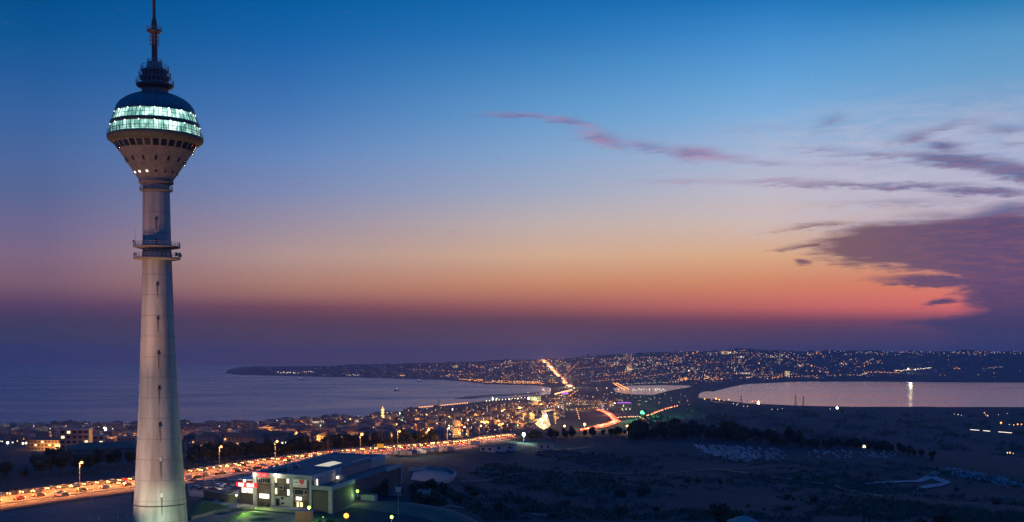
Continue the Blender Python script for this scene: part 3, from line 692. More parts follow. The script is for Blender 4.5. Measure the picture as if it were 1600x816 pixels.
mall_part('wing_roof', [(23.8,31.2,.8,75.6,WZ-.62,WZ-.35,roofm)])
mall_part('annex_roof', [(-6.8,-.02,.3,16.2,7.0,7.35,white_r)])
mall_part('parapet', [(-.3,24.1,-.5,.2,TOPZ-1.1,TOPZ+.35,white_r),(23.5,24.1,.25,27,TOPZ-1.1,TOPZ+.35,white_r),(23.5,24.1,60,77,TOPZ-1.1,TOPZ+.35,white_r),(-.3,.2,.25,76.8,TOPZ-1.1,TOPZ+.2,white_r),(.25,23.4,76.5,77,TOPZ-1.1,TOPZ+.2,white_r)])
mall_part('wing_parapet', [(23.9,31.7,-.4,.3,WZ-.9,WZ+.35,white_r),(31.1,31.7,.3,22,WZ-.9,WZ+.35,white_r)]); mall_part('wing_parapet', [(31.1,31.7,57,76,WZ-.9,WZ+.35,white_r)])
mall_part('set_back_wall', [(23.62,23.9,27.2,59.8,WZ-.3,TOPZ-.5,corr),(23.62,23.95,1,27,WZ-.3,TOPZ-1.15,cream),(23.62,23.95,60,76.5,WZ-.3,TOPZ-1.15,cream),(23.95,28.5,20.5,21,WZ-.3,TOPZ-1.4,cream),(24,28,20.6,21.6,TOPZ-2.2,TOPZ-2.0,roofm)])
for (x0, x1) in ((394.5,400.5),(424,428.8),(453,458),(483.3,487.5),(512.5,518.3)):
    top = TOPZ-1.1 if x0 < 500 else WZ-.9
    mall_part('pilaster', [(fa(x0),fa(x1),-.35,.4,-1.5,top,white_r)])
mall_part('pilaster', [(31.15,31.75,75.2,76,-5,WZ-.9,white_r)])
mall_part('ground_floor_band', [(fa(429),fa(452.8),-.12,.3,-1.5,fz(440,776),white_r)])
def fpanel(name, x0, x1, y0, y1, m, out=.12, par=None, frame=None, label=None):
    a0, a1 = fa(x0), fa(x1); xm = (x0+x1)/2; z0, z1 = fz(xm, y1), fz(xm, y0)
    o = mall_part(name, [(a0,a1,-out,.29,z0,z1,m)], par, label)
    if frame:
        mall_part('frame', [(a0-.12,a1+.12,-out-.06,-.0,z1+.002,z1+.13,frame),(a0-.12,a1+.12,-out-.06,-.0,z0-.13,z0-.002,frame),(a0-.12,a0-.002,-out-.06,-.0,z0,z1,frame),(a1+.002,a1+.12,-out-.06,-.0,z0,z1,frame)], o)
    return o
for (x0,x1,y0,y1,m_,fr) in ((403,422,747.5,754.5,glassdk,cream),(405,420,772,778.5,WIN2,white_r),(430.2,432.3,748,754,WIN,white_r),(448.8,452,748,755,WIN2,white_r),(430.2,433,763,772,WIN,white_r),(449.4,452.6,765,774,WIN2,white_r),(438,443,760,764,glassdk,white_r),(439.5,443.5,777,780.5,glassdk,None),(440,444,785,788.5,glassdk,None),(461,474.5,765.5,773,glassdk,cream),(476,480,766,773,glassdk,cream),(463,471.5,776.5,781.5,WIN2,brown)):
    fpanel('window', x0, x1, y0, y1, m_, .14, frame=fr)
fpanel('door', 431,436.5,779.5,791,glassdk,.16, frame=steel)
fpanel('door', 464,467,785,792,WIN,.12, frame=steel); fpanel('door', 469,473,785,792,WIN,.12, frame=steel)
mall_part('entrance_canopy', [(fa(461),fa(474),-1.6,-.1,fz(467,783.2),fz(467,782.2),steel)])
mall_part('garage_front', [(fa(488),fa(512),-.02,.28,-1.5,WZ-1.4,mat('brown_shutter', (.13,.095,.075), .7, .15, .6))])
# mullions on the upper window and balcony blinds
mall_part('window_mullion', [(fa(x),fa(x)+.12,-.22,-.16,fz(412,754.5),fz(412,747.5),cream) for x in (406.5,410,413.5,417)])
# skylight: a low lit glass roof
sk = mall_part('skylight', [(12.5,18.6,27,41,TOPZ-.2,TOPZ+.3,white_r)])
skm = mat('lit_skylight_glass', (.5,.48,.4), emit=(1,.86,.52), es=.62)
m = SB(); m.add([M_(12.6,27.1,TOPZ+.31),M_(18.5,27.1,TOPZ+.31),M_(18.5,40.9,TOPZ+.31),M_(12.6,40.9,TOPZ+.31),M_(15.5,28.5,TOPZ+.9),M_(15.5,39.5,TOPZ+.9)], [(0,1,4),(1,2,5,4),(2,3,5),(3,0,4,5)], skm); m.build('pane', sk)
for k in range(9):
    b0 = 8+k*1.9; a_ = 4+(k*37 % 5)*.7
    mall_part('roof_unit', [(a_,a_+1.6,b0,b0+1.2,TOPZ-.2,TOPZ+.75+(k%3)*.25,galv)])
mall_part('roof_duct', [(20.5,21.1,45,66,TOPZ-.2,TOPZ+.25,galv)])
# roof-edge floodlights
def glow_ball(name, a, b_, z, r, m_, par=mall):
    q = MB(); q.ball(M_(a, b_, z), r, m_, 8); q.ball(M_(a, b_, z-.25), r*.4, steel, 6); return q.build(name, par)
for (px, py) in ((399,741),(432,742)):
    glow_ball('floodlight', fa(px), -.9, fz(px, py), .42, L_WHITE); light('wall_floodlight', A0+Vector(M_(fa(px), -2.2, fz(px, py)-.3)), 420, (1,.88,.68), rad=.3)
glow_ball('floodlight', fa(382), -.9, fz(382, 751), .36, L_WHITE)
light('sign_light', A0+Vector(M_(fa(385), -3, 5.5)), 420, (1,.75,.6), rad=.3); light('entrance_light', A0+Vector(M_(fa(467), -2.0, 2.2)), 160, (1,.85,.6), rad=.2); light('window_light', A0+Vector(M_(fa(412), -2.0, 2.5)), 160, (1,.85,.55), rad=.2)
glow_ball('lamp', 25.2, 20.1, TOPZ-2.2, .3, L_WHITE); mall_part('lamp_tube', [(24.3,24.6,3.0,3.3,WZ,WZ+1.9,WIN2)])
# signs
REDS = mat('red_lit_sign', (.5,.03,.03), emit=(1,.03,.04), es=.95); WHS = mat('white_lit_letters', (.6,.6,.6), emit=(1,.92,.85), es=2.6)
board = mat('white_sign_board', (.6,.58,.56), .6, emit=(1,.92,.9), es=.10); redp = mat('red_sign_paint', (.55,.03,.04), .5, emit=(1,.05,.06), es=.10); darkp = mat('dark_lettering', (.05,.04,.05), .6)
def glyphs(x0, x1, y0, y1, n, m_, out, par, seed, name='lettering'):
    """a row of small raised letter strokes; the photograph shows them only as marks"""
    rnd = random.Random(seed); g_ = SB(); a0, a1 = fa(x0), fa(x1); xm = (x0+x1)/2; z0, z1 = fz(xm, y1), fz(xm, y0); w_ = (a1-a0)/n
    for i in range(n):
        if n > 6 and rnd.random() < .1: continue
        l, r_ = a0+w_*(i+.08), a0+w_*(i+.86); t_ = w_*.24; k = rnd.randrange(5); hh_ = (z1-z0)*.18
        g_.sb(l, l+t_, -out-.08, -out-.002, z0, z1, m_)
        if k in (0,1,3): g_.sb(l+t_+.002, r_, -out-.08, -out-.002, z1-hh_, z1, m_)
        if k in (0,2,3): g_.sb(l+t_+.002, r_, -out-.08, -out-.002, z0, z0+hh_, m_)
        if k in (1,2,4): g_.sb(l+t_+.002, r_, -out-.08, -out-.002, (z0+z1)/2-hh_/2, (z0+z1)/2+hh_/2, m_)
        if k in (3,4): g_.sb(r_-t_, r_-.002, -out-.08, -out-.002, z0+hh_+.002, (z0+z1)/2-hh_/2-.002, m_)
    return g_.build(name, par)
s1 = fpanel('sign', 367,401,754.3,761,REDS,.5, label='red illuminated sign strip with glowing white letters'); glyphs(371,397,755.2,760.2,11,WHS,.5,s1,1)
s2 = fpanel('sign', 375.5,395,762,770.3,mat('lit_banner', (.5,.4,.35), emit=(1,.62,.40), es=.55),.3, label='orange-white lit banner under the red sign'); glyphs(377,393.5,763,766,8,WHS,.3,s2,2); glyphs(377,393.5,767,769.6,8,WHS,.3,s2,3)
s3 = fpanel('sign', 401.5,419.5,738.6,744.8,REDS,.95, label='red illuminated roof-edge sign'); glyphs(403,418,739.8,743.6,8,mat('bright_red_letters', (.6,.1,.1), emit=(1,.16,.14), es=2.2),.95,s3,4)
s4 = fpanel('sign', 459,479.5,745,761.5,board,.45, label='square white sign board with a red heart shape and dark lettering')
glyphs(461,477.5,746,747.6,13,darkp,.45,s4,5); glyphs(461,468,752.6,754.4,5,darkp,.45,s4,6); glyphs(460.5,478.5,758.3,760.2,12,redp,.45,s4,7)
hm_ = SB(); ctr_a, ctr_z = fa(472.6), fz(472, 753.2); pts = []
for i in range(28):
    t_ = 2*math.pi*i/28; hx = 16*math.sin(t_)**3; hz = 13*math.cos(t_)-5*math.cos(2*t_)-2*math.cos(3*t_)-math.cos(4*t_); pts.append((hx/16*1.05, hz/16*1.05))
vs = [M_(ctr_a+x, -.56, ctr_z+z) for x, z in pts]+[M_(ctr_a+x, -.451, ctr_z+z) for x, z in pts]
hm_.add(vs, [tuple(range(28))]+[(i, (i+1)%28, 28+(i+1)%28, 28+i) for i in range(28)], redp); hm_.build('heart_emblem', s4)

def yard(name, pts, m_, z, label=None): return zpoly(name, pts, m_, z)
ribbon('yard_pavement', [(395,786),(440,789.5),(486,792.5),(518,795),(545,787)], [(395,793.5),(440,796),(486,799),(522,803),(552,792)], asphalt2, .16, 3)
# ------------------------------------------------------------------ surroundings of the building
paving = mat('pale_paving', (.26,.24,.23), .9, vscale=.2, col2=(.18,.17,.165))
ribbon('path', [(338,782),(365,787),(395,791),(440,794),(480,797)], [(300,800),(345,797),(392,797),(440,799),(478,802)], paving, .35, 3)
ribbon('driveway', [(292,816),(330,806),(380,800),(430,803),(480,806)], [(300,840),(350,828),(400,822),(440,824),(480,828)], asphalt2, .3, 3)
grassm = mat('mown_grass', (.05,.10,.025), .95, vscale=.8, col2=(.03,.06,.02))
def mound(name, px, py, rx, ry, hgt, m_, label=None, cat=None, seed=0, kind=None):
    c = ground(px, py); rnd = random.Random(seed); n, k = 28, 7; vs = [(0,0,hgt)]; fs = []
    for j in range(1, k+1):
        for i in range(n):
            t_ = 2*math.pi*i/n; f = j/k; w_ = 1+.12*math.sin(3*t_+seed)+.07*math.sin(7*t_)
            x, yy = rx*w_*f*math.cos(t_), ry*w_*f*math.sin(t_); z = Hs(c.x+x, c.y+yy)-c.z + hgt*(math.cos(math.pi*f)*.5+.5) + (rnd.random()-.5)*.12*(f < 1) - (.4 if j == k else 0)
            vs.append((x, yy, z))
    for i in range(n): fs.append((0, 1+i, 1+(i+1)%n))
    for j in range(k-1):
        for i in range(n): a, b_ = 1+j*n+i, 1+j*n+(i+1)%n; fs.append((a, a+n, b_+n, b_))
    m = MB(); m.add(vs, fs, m_, True); o = m.build(name); o.location = c
    if kind: tag(o, kind=kind)
    elif label: tag(o, label, cat)
    return o
mound('grass_bank_terrain', 318, 800, 9, 12, 3.6, grassm, seed=2, kind='structure')
mound('lawn_terrain', 388, 806, 11, 5, .9, grassm, seed=3, kind='structure')
mound('lawn_terrain', 410, 813, 7, 4, .7, grassm, seed=5, kind='structure')
# low boundary wall left of the building, retaining walls
def wallrun(name, pts, hgt, th, m_, label, base=-.8, cat='wall'):
    gs = [ground(*q) for q in pts]; o3 = gs[0]; m = MB()
    for a, b_ in zip(gs, gs[1:]):
        d = (b_-a); nrm = Vector((-d.y, d.x, 0)).normalized()*th; a_, b2 = a-o3, b_-o3; lo, hi = Vector((0,0,base)), Vector((0,0,hgt))
        m.hexa([a_+lo, b2+lo, b2+nrm+lo, a_+nrm+lo, a_+hi, b2+hi, b2+nrm+hi, a_+nrm+hi], m_)
        m.hexa([a_+hi-nrm*.3, b2+hi-nrm*.3, b2+nrm*1.3+hi, a_+nrm*1.3+hi, a_+hi-nrm*.3+Vector((0,0,.12)), b2+hi-nrm*.3+Vector((0,0,.12)), b2+nrm*1.3+hi+Vector((0,0,.12)), a_+nrm*1.3+hi+Vector((0,0,.12))], kerbm)
    o = m.build(name); o.location = o3; tag(o, label, cat); return o
wallrun('boundary_wall', [(318,778),(345,783),(368,788)], 2.8, .3, brown, 'dark brown boundary wall beside the parked cars left of the shopping building')
wallrun('retaining_wall', [(300,812),(340,802),(380,796.5),(430,799),(480,803)], .8, .35, kerbm, 'low concrete kerb wall curving along the drive in front of the shopping building')
wallrun('yard_wall', [(640,737),(668,733),(700,737),(712,743),(706,751),(690,758)], 1.6, .4, concrete, 'pale low wall curving round the paved pool yard')
pool = mat('pale_blue_pavement', (.12,.13,.145), .7, vscale=.35, col2=(.06,.068,.08))
gpoly('paved_yard_pavement', [(642,751),(690,757.5),(704,750),(709,743),(697,738),(668,735),(646,739)], pool, .35)
# cars parked
park = [(312,757),(322,760),(333,756),(340,762),(347,752),(352,763),(361,756),(364,766),(373,753),(318,767),(330,768),(356,771),(344,771),(372,763),(300,752),(306,765)]
spots = ['beside the palm tree','second along from the palm tree','near the highway verge','in front of the low brown wall','with the highway right behind it','in the middle of the car park','near the lit shop sign','just below the red sign strip','close to the annex roof','in the left corner of the car park','against the left end of the brown wall','against the right end of the brown wall','facing the middle of the brown wall','next to the annex wall','closest to the tower','in the near left row']
for i, ((px, py), d) in enumerate(zip(park, spots)):
    g_ = ground(px, py); k = [0,1,0,4,1,0,2,1,0,2,3,1,0,1,2,0][i]
    o = copy_tree(CP[k]); o.location = g_+Vector((0,0,.15)); o.rotation_euler = (0,0,R(60)+random.uniform(-.15,.15)+(R(90) if i % 3 == 0 else 0)); tag(o, CN[k]+' car parked '+d, 'car', 'cars parked by the shopping building')
    for ch in o.children:
        if 'light' in ch.name: ch.data = ch.data.copy(); ch.data.materials.clear(); ch.data.materials.append(glassdk)
ribbon('car_park_pavement', [(292,757),(330,751),(378,743)], [(296,776),(340,779),(390,784)], asphalt2, .12, 4)
light('car_park_light', ground(345,763)+Vector((0,0,8)), 5000, (1,.72,.55), rad=.4)
light('car_park_light', ground(375,768)+Vector((0,-2,5)), 1500, (1,.9,.7), rad=.4)
# parking lot at the left bottom
ribbon('parking_lot', [(-90,818),(0,802),(100,787),(205,773)], [(-90,905),(0,890),(120,880),(215,860)], asphalt, .10, 5)
mkp = MB()
def gline(p0, p1, w_=.14, off=.16):
    a, b_ = ground(*p0), ground(*p1); d = (b_-a); L = d.length; d.normalize(); nrm = Vector((-d.y, d.x, 0))*w_; n = max(1, int(L/3))
    for i in range(n):
        q0, q1 = a+d*L*i/n, a+d*L*(i+1)/n
        f_ = lambda q: (q.x, q.y, Hs(q.x, q.y)+off)
        mkp.add([f_(q0-nrm), f_(q1-nrm), f_(q1+nrm), f_(q0+nrm)], [(0,1,2,3)], mat('worn_paint', (.20,.20,.19), .8, .5, 1.0))
for base, n, dx in (((20,806),9,18),((60,798),8,16),((95,790),7,14)):
    for i in range(n):
        x = base[0]+i*dx; yy = base[1]-i*dx*.10
        gline((x, yy), (x+16, yy+3.5))
for a, b_ in (((5,815),(190,790)),((45,806),(200,784)),((80,797),(205,780))): gline(a, b_)
tag(mkp.build('parking_markings'), kind='structure')
# thin pale posts, fence posts, white bollard and dark lot poles
def simple(name, cat, label, px, py, fn, off=0, group=None, rz=0):
    g_ = ground(px, py); m = MB(); fn(m); o = m.build(name); o.location = g_+Vector((0,0,off)); o.rotation_euler = (0,0,rz); tag(o, label, cat, group); return o
def pole_fn(hgt, r=.09, m_=galv, head=None, hr=.25, base=True):
    def f(m):
        m.bar((0,0,0),(0,0,hgt), r, m_, r*.6, 8)
        if base: m.box(-.2,.2,-.2,.2,0,.18,kerbm)
        if head: m.ball((0,0,hgt+hr*.6), hr, head, 8); m.bar((0,0,hgt+hr*1.2),(0,0,hgt+hr*1.5), hr*.8, steel, hr*.3, 8)
    return f
def bollard(m):
    m.bar((0,0,0),(-.35,0,2.6), .42, white_r, .30, 10); m.bar((-.35,0,2.6),(-.36,0,2.8), .30, kerbm, .1, 10)
g_ = ground(74, 830); simple('concrete_post', 'post', 'leaning pale concrete post at the bottom left of the parking lot', 76, 828, bollard)
for i, (px, py, d) in enumerate(((144,800,'nearest the tower on the parking lot'),(145,778,'at the far side of the parking lot'),(46,784,'at the left of the highway edge'))):
    simple('lamp_pole', 'pole', 'thin grey unlit pole '+d, px, py, pole_fn(7 if i == 0 else 5, .07))
fp = simple('post_and_wire_fence', 'fence', 'pale post and wire fence on the grass left of the tower base', 140, 815, lambda m: [m.bar((k*2.6,k*1.1,0),(k*2.6+.1,k*1.1,1.7),.09,white_r,.07,6) for k in range(8)]+[m.bar((0,0,zz),(18.2,7.7,zz),.02,galv,.02,4) for zz in (.7,1.3)])
# foreground green and orange lamps
def fg_lamp(px, py, hgt, lampm, power, col, label, r=.3, dy=0):
    q = P(px, py, 0.001); 
    # find the ground point whose lamp top lands here
    best = None
    for Yq in np.arange(250, 480, 1.0):
        w_ = P(px, py, Yq); e = w_.z-(Hs(w_.x, w_.y)+hgt)
        if best is None or abs(e) < best[0]: best = (abs(e), w_)
    w_ = best[1]; g_ = Vector((w_.x, w_.y, w_.z-hgt))
    root = empty('garden_lamp', g_); tag(root, label, 'lamp post')
    m = MB(); m.bar((0,0,-.3),(0,0,hgt-.2),.08,steel,.06,8); m.box(-.2,.2,-.2,.2,-.3,.1,kerbm); m.build('pole', root)
    m = MB(); m.ball((0,0,hgt), r, lampm, 10); m.build('lamp_head', root)
    light('lamp_light', w_+Vector((0,-.5,-.1)), power, col, rad=.3); return g_
GC = (.45,1,.10)
fg_lamp(483,793,4.5,L_GREEN,2200,GC,'green-glowing lamp beside the yellowish gate block',.5)
fg_lamp(558.5,767.5,4.5,L_GREEN,450,GC,'green-glowing lamp beside the long side wall of the shopping building',.5)
fg_lamp(612,808,4.5,L_GREEN,2200,GC,'green-glowing lamp at the bottom edge, right of the orange one',.5)
fg_lamp(369.5,774,4.0,mat('dim_green_lamp', (.4,.4,.2), emit=(.85,.9,.15), es=3),350,(.7,.9,.2),'dim yellow-green lamp beside the low brown wall',.3)
fg_lamp(541,806,5.0,L_SOD,4500,(1,.36,.06),'orange-glowing lamp at the bottom edge below the shopping building',.75)
simple('gate_block', 'gate block', 'yellowish concrete gate block under a green lamp', 476, 826, lambda m: (m.box(-2.4,2.2,-1,1,-1,4.9,mat('ochre_render', (.36,.27,.14), .9, .2, 1)), m.box(-2.6,2.4,-1.2,1.2,4.9,5.1,kerbm)))
light('gate_light', ground(470,826)+Vector((-1,-8,6)), 700, (1,.8,.35), rad=.4)
def container(L, W_, Hh, m_):
    def f(m):
        m.box(-L/2,L/2,-W_/2,W_/2,0.1,Hh,m_)
        m.box(-L/2-.15,L/2+.15,-W_/2-.15,W_/2+.15,Hh+.002,Hh+.14,roofm)
        for i in range(int(L/.6)): m.box(-L/2+.2+i*.6,-L/2+.35+i*.6,-W_/2-.05,-W_/2-.002,.3,Hh-.2,m_)
        m.box(-L/2+.8,-L/2+1.8,-W_/2-.09,-W_/2-.055,.15,2.0,steel)
    return f
simple('site_cabin', 'cabin', 'white site cabin lit green behind the green lamp', 573, 785, container(6.5,2.6,2.6,white_r), rz=R(-15))
simple('site_cabin', 'cabin', 'small pale cabin right of the thin floodlight pole', 663, 776, container(4.5,2.4,2.5,white_r), rz=R(-5))
simple('site_cabin', 'cabin', 'long low grey cabin at the end of the shopping building', 613, 775, container(6,2.6,2.4,galv), rz=R(-8))
light('cabin_light', ground(568,787)+Vector((-2,-4,3)), 250, (.6,1,.5), rad=.3)
fl = empty('floodlight_pole', ground(622.5, 822)); tag(fl, 'tall thin pole with a white box lamp right of the shopping building', 'pole')
hgt = 10.2
m = MB(); m.bar((0,0,-.3),(0,0,hgt),.11,galv,.07,8); m.build('pole', fl); m = MB(); m.box(-.8,.8,-.35,.35,hgt,hgt+1.3,white_r); m.box(-1.1,1.1,-.45,.45,hgt+1.3,hgt+1.5,galv); m.build('lamp_box', fl)
# lattice mast and signs by the highway
lm = empty('lattice_mast', ground(513, 714)); tag(lm, 'dark steel lattice mast rising behind the shopping building roof', 'mast')
m = MB(); hh_, w_ = 13.5, .75
for sx, sy in ((-1,-1),(1,-1),(1,1),(-1,1)): m.bar((sx*w_,sy*w_,0),(sx*.35,sy*.35,hh_),.13,steel,.09,5)
for i in range(9):
    z0, z1 = i*1.5, (i+1)*1.5; a, b_ = w_-(w_-.35)*z0/hh_, w_-(w_-.35)*z1/hh_
    for (p0, p1) in (((-1,-1),(1,-1)),((1,-1),(1,1)),((1,1),(-1,1)),((-1,1),(-1,-1))): m.bar((p0[0]*a,p0[1]*a,z0),(p1[0]*b_,p1[1]*b_,z1),.06,steel,.06,4); m.bar((p1[0]*a,p1[1]*a,z0),(p0[0]*b_,p0[1]*b_,z1),.06,steel,.06,4)
m.build('lattice', lm); m = MB(); m.box(-.7,.7,-.5,.5,hh_,hh_+.3,steel); m.box(-.9,-.5,-.2,.2,hh_-2.5,hh_-1,steel); m.build('head_frame', lm)
rs = empty('road_sign', ground(594.5, 705)); tag(rs, 'yellow road sign facing the viewer beside the highway', 'sign')
m = MB(); m.bar((-1,0,0),(-1,0,3),.09,galv); m.bar((1,0,0),(1,0,3),.09,galv); m.build('legs', rs)
m = MB(); m.box(-1.9,1.9,-.1,.05,1.9,4.2,mat('yellow_sign_face', (.55,.36,.03), .5, emit=(1,.55,.05), es=.25)); m.build('panel', rs)
# lorries and vans parked on the service side
def truck(m_, L=7.5, Hh=3.1):
    def f(m):
        m.box(-L/2,L/2-2.1,-1.2,1.2,.9,Hh,m_); m.box(L/2-2.0,L/2,-1.15,1.15,.5,2.4,white_r); m.box(L/2-.9,L/2+.015,-1.0,1.0,1.5,2.2,glassdk); m.box(-L/2,L/2,-1,1,.5,.88,steel)
        for x in (-L/2+1.3, L/2-1.2):
            for s in (-1,1): m.bar((x,s*1.15,.48),(x,s*.8,.48),.48,rub,n=10)
    return f
tp = [(622,713,'nearest the long roof'),(633,713.5,'second from the long roof'),(645,712,'below the lamp pole'),(657,711,'in the middle of the row'),(668,709.5,'at the right part of the row'),(680,708.5,'near the right end of the row'),(690,707.5,'second from the right end of the row'),(702,706.5,'at the right end of the row, by the billboard')]
for i, (px, py, d) in enumerate(tp):
    simple('parked_truck', 'truck', ['white','grey','blue'][i%3]+' box truck parked '+d, px, py, truck([white_r, galv, CARM[4]][i%3], 6+i%3), .2, 'trucks parked beside the service road', R(35+random.uniform(-10,10)))
for i, (px, py, pw) in enumerate(((612,716,7000),(640,716,9000),(668,713,8000),(695,710,7000),(730,703,6000))):
    light('yard_light', ground(px, py)+Vector((0,0,8)), pw*(.6 if i < 4 else .2), WARM if i%2 else (1,.7,.4), rad=.5)
bb = empty('billboard', ground(743, 701)); tag(bb, 'pale billboard at the bend of the highway', 'billboard')
m = MB(); m.bar((-2,0,0),(-2,0,3),.1,galv); m.bar((2,0,0),(2,0,3),.1,galv); m.build('legs', bb); m = MB(); m.box(-3,3,-.1,.1,2,4.6,white_r); m.box(-3.1,3.1,-.06,.06,4.602,4.75,steel); m.build('panel', bb)
# white buildings and a bright white lamp at the crest
def house_fn(L, D, Hh, wm, rm, roof='flat', rh=2, wins=()):
    def f(m):
        m.box(-L/2,L/2,-D/2,D/2,-3,Hh,wm)
        if roof == 'flat': m.box(-L/2-.2,L/2+.2,-D/2-.2,D/2+.2,Hh+.002,Hh+.35,rm)
        else:
            e = .5; x = L/2-min(D,L)/2*.8
            m.add([(-L/2-e,-D/2-e,Hh+.002),(L/2+e,-D/2-e,Hh+.002),(L/2+e,D/2+e,Hh+.002),(-L/2-e,D/2+e,Hh+.002),(-x,0,Hh+rh),(x,0,Hh+rh)], [(3,2,1,0),(0,1,5,4),(1,2,5),(2,3,4,5),(3,0,4)], rm)
        for (x, z, w_, h_, mm) in wins: m.box(x-w_/2,x+w_/2,-D/2-.07,-D/2-.005,z,z+h_,mm)
    return f
tile = mat('clay_roof_tiles', (.17,.085,.06), .9, .35, 1.0); tile2 = mat('dark_roof_tiles', (.075,.06,.055), .9, .35, 1.0)
for (px, py, L, D, Hh, d) in ((775,704,12,8,3.0,'wide white shed with flat roof below the highway crest'),(793,703,10,8,3.4,'pale flat-roofed building right of the white shed'),(853,702,10,7,3.6,'small white building standing alone in the dark field'),(762,706,9,6,3.2,'low white hut left of the white shed')):
    simple('field_building', 'building', d, px, py, house_fn(L, D, Hh, white_r, roofm, wins=((-L/4,1.2,1.6,1.4,glassdk),(L/5,1.2,1.6,1.4,glassdk))), rz=R(-8))
def post_light(name, px, ptop, pbase, lm_, r, power, col, label, cat='lamp post', group=None):
    g_ = ground(px, pbase); z = zat(px, ptop, g_.y); hh = max(1.5, z-g_.z); root = empty(name, g_); tag(root, label, cat, group)
    m = MB(); m.bar((0,0,-.5),(0,0,hh),.12*max(1,g_.y/700),galv,.08*max(1,g_.y/700),6); m.build('pole', root); m = MB(); m.ball((0,0,hh), r, lm_, 8); m.build('lamp_head', root)
    if power: light('lamp_light', g_+Vector((0,-1.2,hh)), power, col, rad=r)
    return root
post_light('white_floodlight', 818.5, 679, 692, L_WHITE, 1.3, 40000, (.9,1,.75), 'bright white floodlight on a pole at the highway crest')
post_light('unlit_pole', 835, 655, 683, steel, .3, 0, None, 'dark slim pole in front of the bright descending road', 'pole')
post_light('unlit_pole', 851.5, 682, 700, galv, .2, 0, None, 'thin grey pole beside the small white field building', 'pole')
post_light('street_lamp', 882, 666, 677, L_SOD, .9, 9000, WARM, 'lone orange street lamp on the crest right of the bright road', 'street lamp')
post_light('street_lamp', 913.5, 663, 678, L_SOD, 1.2, 12000, WARM, 'orange street lamp at the left bend of the red road', 'street lamp')
post_light('street_lamp', 980, 666, 675, L_SOD, 1.1, 12000, WARM, 'left of two orange street lamps right of the red road', 'street lamp')
post_light('street_lamp', 1001, 663, 676, L_SOD, .8, 12000, WARM, 'taller right of two orange street lamps beyond the red road', 'street lamp')
post_light('street_lamp', 995, 676, 682, L_WHITE, 1.0, 3000, (1,.5,.2), 'bright low lamp at the kiosk right of the red road', 'street lamp')

# ------------------------------------------------------------------ trees
def crown_mesh(name, r, hgt, n, lm_, seed, kind='round'):
    rnd = random.Random(seed); m = MB(); blobs = []
    for i in range(9 if kind == 'round' else 7):
        t_ = rnd.random()*6.28
        if kind == 'round': c = Vector((math.cos(t_)*r*.55*rnd.random()**.5, math.sin(t_)*r*.55*rnd.random()**.5, hgt*(.25+.6*rnd.random()))); br = r*(.32+.28*rnd.random())
        else: f = (i+.5)/7; c = Vector((rnd.uniform(-.1,.1)*r, rnd.uniform(-.1,.1)*r, hgt*f)); br = r*(1-f*.75)*.9
        blobs.append((c, br))
    for i in range(n):
        c, br = rnd.choice(blobs); d = Vector((rnd.gauss(0,1), rnd.gauss(0,1), rnd.gauss(0,1))).normalized(); p_ = c+d*br*(.55+.5*rnd.random()); 
        s = r*.13*(.6+rnd.random()*.9); u = Vector((rnd.gauss(0,1), rnd.gauss(0,1), rnd.gauss(0,1))).normalized(); v = u.orthogonal().normalized(); 
        m.add([p_-u*s, p_+v*s*.8, p_+u*s, p_-v*s*.8], [(0,1,2,3)], lm_)
    for c, br in blobs: m.lathe([(max(.01,br*.62*math.sin(math.pi*q/5)), c.z-br*.62*math.cos(math.pi*q/5)) for q in range(6)], lm_, 8, (c.x, c.y), True)
    me = bpy.data.meshes.new(name); me.from_pydata(m.v, [], m.f)
    for q in m.mats: me.materials.append(q)
    me.update(); return me
def trunk_mesh(hgt, r):
    m = MB(); m.bar((0,0,-.6),(0,0,hgt*.45),r,bark,r*.6,7)
    for k in range(4):
        t_ = k*1.6; m.bar((0,0,hgt*(.2+.05*k)),(math.cos(t_)*hgt*.22,math.sin(t_)*hgt*.22,hgt*(.5+.06*k)),r*.5,bark,r*.15,5)
    o = m.build('trunk'); me = o.data; bpy.data.objects.remove(o); return me
CR = [crown_mesh('crown_round', 4.0, 7.5, 620, [leafA, leafB][i%2], 10+i) for i in range(5)]
CC = [crown_mesh('crown_cypress', 1.3, 9.5, 460, leafC, 30+i, 'cyp') for i in range(2)]
CB = [crown_mesh('crown_bush', 2.4, 2.8, 320, [leafA, leafB][i%2], 40+i) for i in range(3)]
TRm = trunk_mesh(7, .28)
def tree(px, py, s, label, group=None, kind='round', name=None, pt=None):
    g_ = pt or ground(px, py)
    if g_ is None: return
    nm = name or {'round':'broadleaf_tree','cyp':'cypress_tree','bush':'bush'}[kind]
    me = random.choice({'round':CR,'cyp':CC,'bush':CB}[kind])
    root = empty(nm, g_, random.uniform(0, 6.28)); root.scale = (s*random.uniform(.9,1.15), s*random.uniform(.9,1.15), s*random.uniform(.85,1.15)); tag(root, label, {'round':'tree','cyp':'tree','bush':'bush'}[kind], group)
    c = bpy.data.objects.new('crown', me); C.objects.link(c); c.parent = root; c.location = (0,0,{'round':1.6,'cyp':.3,'bush':-.4}[kind])
    if kind != 'bush': t_ = bpy.data.objects.new('trunk', TRm); C.objects.link(t_); t_.parent = root
    return root
def lerpl(pts, x): return float(np.interp(x, [p_[0] for p_ in pts], [p_[1] for p_ in pts]))
